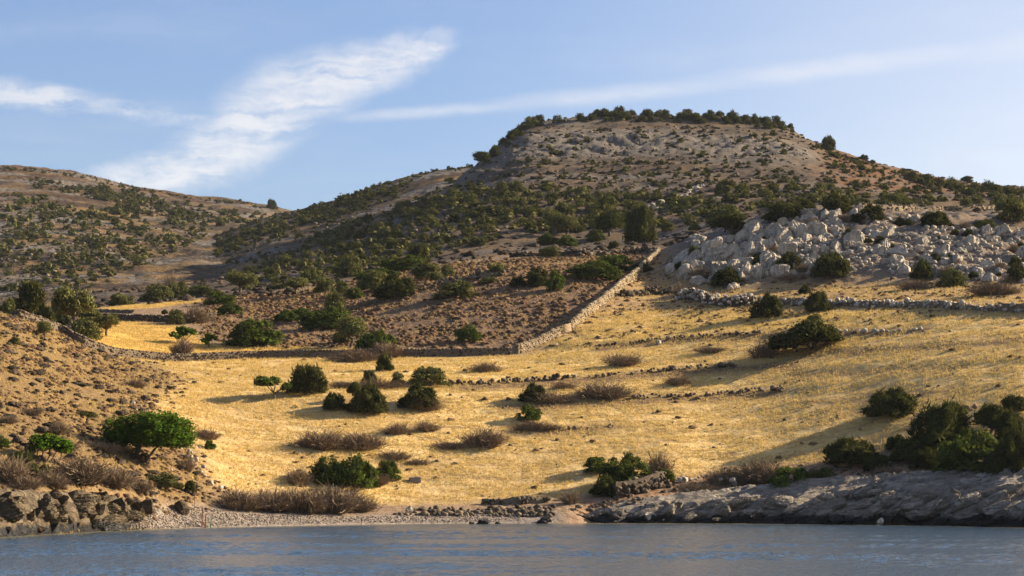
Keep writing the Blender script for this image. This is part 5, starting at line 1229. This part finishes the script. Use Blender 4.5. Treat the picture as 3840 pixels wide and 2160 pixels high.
boulder(2752, 1088, 52, 36, 'detached pale block with a flat top in front of the outcrop', var=7)
boulder(2872, 940, 90, 60, 'broad pale domed rock in the middle of the outcrop', var=0)
boulder(2990, 868, 60, 56, 'pointed pale rock near the outcrop summit', var=8, tilt=-0.4)
boulder(3215, 800, 34, 46, 'upright pale rock beside the round dark bush on the outcrop summit', var=1, tilt=0.2, deep=0.7)
OUTP = [(2500,1010),(2620,905),(2760,880),(2900,815),(3080,790),(3250,812),(3560,850),(3840,850),(3900,860),(3900,1050),(3840,1062),(3600,1048),(3400,1030),(3200,1010),(3000,1030),(2860,1030),(2760,1060),(2600,1050)]
r = np.random.default_rng(77)
outr = []
for q in scatter_poly(OUTP, 310, r):
    if q[0] > 3150 and r.random() < 0.3: continue
    near_tip = 1.0 if q[0] < 3100 else 0.8
    w = near_tip * (28 + 66 * r.random() ** 1.7)
    o = boulder(q[0], q[1] + 8, w, w * r.uniform(0.5, 0.95), 'pale grey limestone rock among the jagged mass of the outcrop', 'limestone rocks of the outcrop', tilt=r.uniform(0.1, .6), cat='rock', name='rock', deep=0.8, sink=0.4)
    if q[0] < 3850: outr.append((o, q[0], q[1] - w * 0.4))
name_apart(outr, MARK_OUT, 'grey limestone rock', 'pale grey limestone rock among the jagged mass of the outcrop')
outb = []
for q in scatter_poly(OUTP, 46, r):
    w = r.uniform(18, 52); o = plant('juniper' if r.random() < 0.6 else 'dry', q[0], q[1], w, w * r.uniform(0.5, 0.8), 'small bush in a joint of the outcrop', 'bush', 'bushes in the outcrop joints', back=-0.4)
    if q[0] < 3850: outb.append((o, q[0], q[1] - w * 0.3))
name_apart(outb, MARK_OUT, 'outcrop bush', 'small bush in a joint of the outcrop')
def loose(name, label, polys, n, smin, smax, seed, mat=None, protos=None, zone=None, kind='stuff', flat=0.7, cat='stones'):
    r = np.random.default_rng(seed); P_, S_ = [], []
    for poly in polys:
        for q in scatter_poly(poly, n, r):
            L, d, p = place(q[0], q[1]); s = smin + (smax - smin) * r.random() ** 2.5
            P_.append(p + np.array([0, 0, s * 0.12])); S_.append((s * r.uniform(.8, 1.4), s * r.uniform(.7, 1.1), s * flat * r.uniform(.7, 1.2)))
    P_, S_ = np.array(P_), np.array(S_)
    V, F, T = batch(protos or SMALL, P_, S_, r.random(len(P_)) * 6.28, r.random(len(P_)), r.normal(size=len(P_)) * 0.3)
    return tag(add(name, mesh(name, V, F, mat or mR, {'tone': T})), label, cat, kind=kind)
loose('rock_rubble', 'small limestone rubble between the rocks of the outcrop', [OUTP], 1300, 0.25, 0.9, 31)
loose('hill_stones', 'pale stones strewn on the slopes of the flat topped hill', [[(1450,880),(1800,640),(1980,470),(2950,480),(3060,600),(3300,720),(2700,820),(1950,880)]], 1000, 0.25, 1.2, 32, mStone)
loose('hill_rubble', 'pale stones strewn on the spur and scree', [[(360,1090),(640,980),(1060,820),(1400,720),(1500,800),(1300,900),(900,1060)], [(0,740),(600,860),(800,850),(600,980),(0,1060)]], 500, 0.4, 1.5, 33, mStone)
loose('slope_stones', 'small pale stones on the thorn slope and the dry upper field', [[(900,1170),(1950,980),(2450,950),(2130,1240),(1950,1320),(900,1300)], [(2200,1220),(2520,1000),(2600,1080),(3840,1090),(3840,1180),(2400,1280)], [(1000,1400),(3700,1200),(3840,1500),(2600,1780),(1500,1870),(900,1800)]], 260, 0.10, 0.42, 34, mStone)
loose('shore_stones', 'white stones lying on the soil above the shelf and beach', [[(2080,1930),(2300,1860),(2500,1830),(2800,1790),(3000,1760),(3300,1740),(3500,1800),(3000,1880),(2500,1920)], [(1400,1930),(1900,1905),(2080,1900),(2080,1940),(1700,1935)]], 330, 0.15, 0.7, 35, mStone)
loose('beach_pebbles', 'grey pebbles of the beach', [[(470,1985),(560,1910),(760,1900),(900,1928),(1300,1938),(1700,1932),(1950,1925),(1950,1955),(1300,1962),(800,1975)]], 4200, 0.06, 0.2, 36, mPeb)
# dark seaweed covered rocks standing in the shallows
for i, (px, py, w, h, lab) in enumerate([(1812, 1966, 56, 20, 'largest black weedy rock in the shallows off the beach'), (1768, 1966, 30, 10, 'small flat black rock beside the largest weedy rock'), (1868, 1966, 44, 9, 'low black rock between the weedy rock and the shelf'), (2035, 1964, 50, 18, 'black weedy rock at the beach end of the rock shelf')]):
    L, d, p = place(px, py); d -= 1.5
    o = add('weedy_rock', mesh('weedy_rock', *chipped(2, 770 + i, 6, 0.6, 0.9, 0.10), mCliff), None, ((px - 1920) / FOC * d, d, h * d / FOC * 0.1), (0, 0, i), (w * d / FOC, w * d / FOC * 0.6, h * d / FOC * 1.7)); tag(o, lab, 'rock')
# rocks of the brown cliff: layered boulders packed along the water
def layered(sub, seed, cuts, lo, hi, tiltv, nl, amp):
    V, F = chipped(sub, seed, cuts, lo, hi, 0.05); r = np.random.default_rng(seed + 1)
    ax = unit(np.array(tiltv, float)); t = V @ ax * nl + 0.35 * np.sin(V[:, 0] * 7 + seed) + 0.2 * np.sin(V[:, 1] * 11); st = (t - np.floor(t) - 0.5)
    side = V - (V @ ax)[:, None] * ax; V = V + unit(side) * (amp * st)[:, None] * (0.5 + r.random(len(V)))[:, None]
    return V, F
CLF = [mesh('cliff_boulder', *layered(4, 780 + s, 15, 0.38, 0.8, (0.35, 0.2, 1), 8, 0.09), mCliff) for s in range(5)]
def shore_rock(name, lib, px, py, w, h, label, rot, cat='rock', grp=None, deep=0.8, up=0.42, fwd=0.6, z0=None):
    L, d, p = place(px, py, SHELF_R if px > 2060 else SHELF_L if px < 500 else GROUND); d2 = d + fwd; wm, hm = w * d / FOC, h * d / FOC
    return tag(add(name, lib, None, ((px - 1920) / FOC * d2, d2, (p[2] if z0 is None else z0) + hm * up), rot, (wm, wm * deep, hm)), label, cat, grp)
for i, (px, py, w, h, lab) in enumerate([(40, 1962, 150, 104, 'rounded layered boulder of the brown cliff at the picture edge'), (165, 1955, 120, 104, 'dark layered boulder second from the picture edge in the brown cliff'), (300, 1930, 140, 104, 'overhanging pale edged boulder in the middle of the brown cliff'), (395, 1998, 168, 76, 'low dark hollowed boulder at the water end of the brown cliff'),
        (440, 1930, 132, 84, 'broad layered boulder above the hollowed boulder'), (545, 1928, 110, 68, 'ochre boulder between the cliff and the beach'), (684, 1934, 90, 66, 'rounded boulder standing alone at the back of the beach')]):
    shore_rock('cliff_boulder', CLF[i % 5], px, py, w * 0.85, h * 0.95, lab, (0.1, -0.3 + 0.1 * (i % 3), 0.3 * i), 'boulder')
r = np.random.default_rng(88); shr = {}
for i in range(90):
    px = r.uniform(-110, 520); lo_ = np.interp(px, [-400, 0, 300, 520], [2030, 2012, 1995, 1960]); hi_ = np.interp(px, [-400, 0, 300, 520], [1880, 1876, 1862, 1890])
    py = lo_ + (hi_ - lo_) * r.random(); w = r.uniform(26, 92)
    o = shore_rock('cliff_rock', CLF[int(r.integers(5))], px, py, w, w * r.uniform(0.4, 0.75), 'brown layered rock packed in the low cliff at the water', (r.uniform(-.2, .2), -0.35 + r.uniform(-.25, .25), r.uniform(-.5, .5)), 'rock', 'rocks of the brown cliff', up=0.3)
    if px > 0: shr.setdefault('c', []).append((o, px, py - w * 0.25))
# slabs of the pale shelf, bedded up towards the open sea side
SLB = [mesh('ledge_rock', *layered(4, 795 + s, 12, 0.5, 0.85, (-0.5, 0.1, 1), 9, 0.06), mShelf) for s in range(6)]
for i in range(200):
    px = r.uniform(2250, 3950); lo_ = 1962 + 0.012 * max(px - 2900, 0); hi_ = np.interp(px, [2200, 2500, 2700, 3000, 3400, 3840, 4300], [1930, 1908, 1902, 1876, 1858, 1836, 1820])
    u = r.random(); py = lo_ + (hi_ - lo_) * u; w = r.uniform(40, 170) * np.interp(px, [2300, 3000], [0.55, 1.0]) * (1 - 0.3 * u)
    o = shore_rock('ledge_rock', SLB[int(r.integers(6))], px, py + 6, w, w * r.uniform(0.3, 0.6), 'grey bedded slab of the limestone shelf at the water', (r.uniform(-.15, .15), -0.32 + r.uniform(-.22, .2), r.uniform(-.35, .35)), 'rock', 'slabs of the shore shelf', up=0.45, fwd=0.9, deep=0.7)
    if px < 3850: shr.setdefault('s', []).append((o, px, py - w * 0.2))
for i in range(70):
    px = r.uniform(2040, 2480) if i < 24 else r.uniform(2300, 3950); w = r.uniform(26, 90) * np.interp(px, [2080, 2800], [0.7, 1.0])
    o = shore_rock('tide_rock', SLB[int(r.integers(6))], px, 1962 + 0.013 * max(px - 2900, 0) + r.uniform(-8, 2), w, w * r.uniform(0.4, 0.7), 'small dark rock in the black band along the shelf', (r.uniform(-.2, .2), -0.4 + r.uniform(-.3, .3), r.uniform(-.5, .5)), 'rock', 'tide line rocks', up=0.2, fwd=0.2, deep=0.8)
    if px < 3850: shr.setdefault('t', []).append((o, px, 1950))
name_apart(shr['c'], MARK_CLIFF, 'brown layered cliff rock', 'brown layered rock packed in the low cliff at the water')
name_apart(shr['s'], MARK_SHORE, 'grey bedded shelf rock', 'grey bedded slab of the limestone shelf at the water')
name_apart(shr['t'], MARK_SHORE, 'dark tide line rock', 'small dark rock in the black band along the shelf')
L, d, p = place(3300, 1968); d -= 1.0
tag(add('white_rock', BLD[2], None, ((3300 - 1920) / FOC * d, d, 0.25), (0, 0.4, 0), (0.5, 0.4, 0.75)), 'small bright white rock standing in the black band of the shelf', 'rock')
for px, py, w, h, lab in ((2440, 1945, 84, 32, 'broad tan boulder at the beach end of the rock shelf'), (2470, 1290, 24, 18, 'single white boulder on the terrace edge below the gate'), (1535, 1925, 30, 34, 'upright white boulder at the back of the beach'), (2085, 1298, 20, 14, 'white stone below the foot of the gate'), (2930, 885, 40, 30, 'tilted grey block beside the domed rock of the outcrop')):
    boulder(px, py, w, h, lab)
# ---------------------------------------------------------------- ground cover: grass and thorn cushions
def zone_points(mask, n, seed, jmax=None):
    r = np.random.default_rng(seed)
    cell = (DG / FOC * (PXS[1] - PXS[0])) * np.gradient(DS)[None, :]
    wgt = (mask * cell)[:-1, :-1]; cum = np.cumsum(wgt.ravel()); k = np.searchsorted(cum, r.random(n) * cum[-1]); k = np.minimum(k, wgt.size - 1)
    i, j = np.unravel_index(k, wgt.shape); fi, fj = i + r.random(n), j + r.random(n)
    px = PXS[0] + (PXS[1] - PXS[0]) * fi; d = np.interp(fj, np.arange(ND), DS)
    return GROUND.xyz(px, d), r
inview = (PXG > -500) & (PXG < 4500) & (DG < 345)
fieldm = (1 - 0.75 * M_band) * np.clip(M_field * (1 - M_spur) + M_goldL * 1.2, 0, 1.3) * inview
def grass(name, mask, n, hmin, hmax, wid, label, seed, blades=3, mat=None):
    P_, r = zone_points(mask, n, seed)
    patch = fbm(P_[:, 0] * 0.25, P_[:, 1] * 0.5, 3, seed); keep = patch > -0.32 + 0.25 * r.random(n); P_ = P_[keep]; n = len(P_)
    patch = patch[keep]
    Vs, Ts = [], []
    for q in range(blades):
        a = r.random(n) * 6.28; hh = (hmin + (hmax - hmin) * r.random(n) ** 1.5) * (1 + 0.7 * np.clip(patch, -0.5, 1)); lean = r.normal(size=(n, 2)) * 0.35 * hh[:, None]
        w = wid * (0.7 + 0.6 * r.random(n)); o = r.normal(size=(n, 2)) * 0.05
        b0 = P_ + np.stack([o[:, 0] - np.cos(a) * w, o[:, 1] - np.sin(a) * w, -0.03 * np.ones(n)], 1); b1 = P_ + np.stack([o[:, 0] + np.cos(a) * w, o[:, 1] + np.sin(a) * w, -0.03 * np.ones(n)], 1)
        tp = P_ + np.stack([o[:, 0] + lean[:, 0], o[:, 1] + lean[:, 1], hh], 1)
        Vs.append(np.stack([b0, b1, tp], 1).reshape(-1, 3)); Ts.append(np.repeat(np.clip(0.5 + 0.3 * r.normal(size=n) + 0.4 * patch, 0, 1), 3))
    V = np.concatenate(Vs)
    tag(add(name, mesh(name, V, np.arange(len(V)).reshape(-1, 3), mat or mGrass, {'tone': np.concatenate(Ts)})), label, 'grass', kind='stuff')
grass('dry_grass', fieldm, 135000, 0.07, 0.26, 0.03, 'golden dry grass covering the field', 901)
grass('sparse_grass', np.clip(M_upper + 0.9 * M_spur + 0.35 * M_thorn, 0, 1) * inview, 52000, 0.09, 0.26, 0.03, 'thin dry grass on the spur and the upper slopes', 902)
# thorny burnet cushions
def dome():
    V, F = ico(1); k = V[:, 2] > -0.3; idx = -np.ones(len(V), int); idx[k] = np.arange(k.sum()); F = np.array([f for f in F if k[f].all()]); V = V[k]
    return V, idx[F]
dV, dF = dome(); DOM = []
for s in range(6):
    rr = np.random.default_rng(950 + s); DOM.append((dV * (1 + 0.16 * rr.normal(size=(len(dV), 1))) * 0.5, dF))
def cushions(name, mask, n, smin, smax, label, seed, land=None, mat=None, protos=None):
    P_, r = zone_points(mask * (inview if land is None else land), n, seed); s = smin + (smax - smin) * r.random(n) ** 1.7
    patch = fbm(P_[:, 0] * 0.12, P_[:, 1] * 0.12, 3, seed); k = patch > -0.25 + 0.3 * r.random(n) - 0.1; P_, s, n = P_[k], s[k], int(k.sum())
    S_ = np.stack([s * r.uniform(.9, 1.4, n), s, s * r.uniform(.55, .85, n)], 1)
    V, F, T = batch(protos or DOM, P_, S_, r.random(n) * 6.28, r.random(n))
    tag(add(name, mesh(name, V, F, mat or mCush2, {'tone': T}, smooth=True)), label, 'scrub', kind='stuff')
mCush2, b = newmat('burnet_cushion'); pos = gpos(b)
c = b.mix(b.attr('tone'), (0.12, 0.070, 0.040), (0.30, 0.180, 0.092)); c = b.mix(b.step(b.noise(pos, 11.0, 3.0, 0.7), 0.48, 0.66, 0.0, 0.7), c, (0.09, 0.055, 0.035))
finish(b, c, 0.95, b.bump(b.noise(pos, 12.0, 3.0, 0.7), 1.0, 0.25), 0.05)
mScrub, b = newmat('dry_scrub'); pos = gpos(b); finish(b, b.mix(b.attr('tone'), (0.035, 0.028, 0.02), (0.12, 0.085, 0.055)), 0.95, b.bump(b.noise(pos, 3.0, 3.0, 0.7), 1.0, 0.5), 0.05)
cushions('thorn_cushions', M_thorn, 9500, 0.22, 0.8, 'reddish brown thorny cushions covering the slope behind the shaded wall', 911, protos=SMALL)
cushions('spur_cushions', M_spur, 8500, 0.12, 0.55, 'brown thorny cushions covering the spur', 912, protos=SMALL)
cushions('spur_scrub', M_spur, 1100, 0.4, 1.1, 'larger dark dry clumps dotted over the spur', 915, mat=mScrub)
cushions('field_cushions', np.clip(M_upper + 0.10 * M_field + 0.5 * M_soil, 0, 1), 1900, 0.2, 0.7, 'low brown cushions scattered over the upper field and the soil bank', 913)

hl = ((PXG > -100) & (PXG < 4000) & (DG > 330) & (DG < 700)).astype(float)
cushions('hill_cushions', hl * (1 - 0.5 * M_clf), 5200, 0.5, 1.9, 'low dry scrub speckling the flat topped hill', 914, hl, mScrub)
# ---------------------------------------------------------------- the air
mHaze = bpy.data.materials.new('air'); mHaze.use_nodes = True; b = NB(mHaze.node_tree)
pv = b.n('ShaderNodeVolumePrincipled'); pv.inputs['Color'].default_value = (0.80, 0.88, 1.0, 1); pv.inputs['Density'].default_value = 0.00003; pv.inputs['Anisotropy'].default_value = 0.2
o = b.n('ShaderNodeOutputMaterial'); b.l(pv.outputs[0], o.inputs['Volume'])
HV = [(x, y, z) for x in (-3600, 3600) for y in (-700, 5200) for z in (-5.5, 215)]
HF = [(0, 1, 3, 2), (4, 6, 7, 5), (0, 4, 5, 1), (2, 3, 7, 6), (0, 2, 6, 4), (1, 5, 7, 3)]
tag(add('haze', mesh('haze', HV, HF, mHaze)), 'thin blue haze of the evening air', kind='stuff')
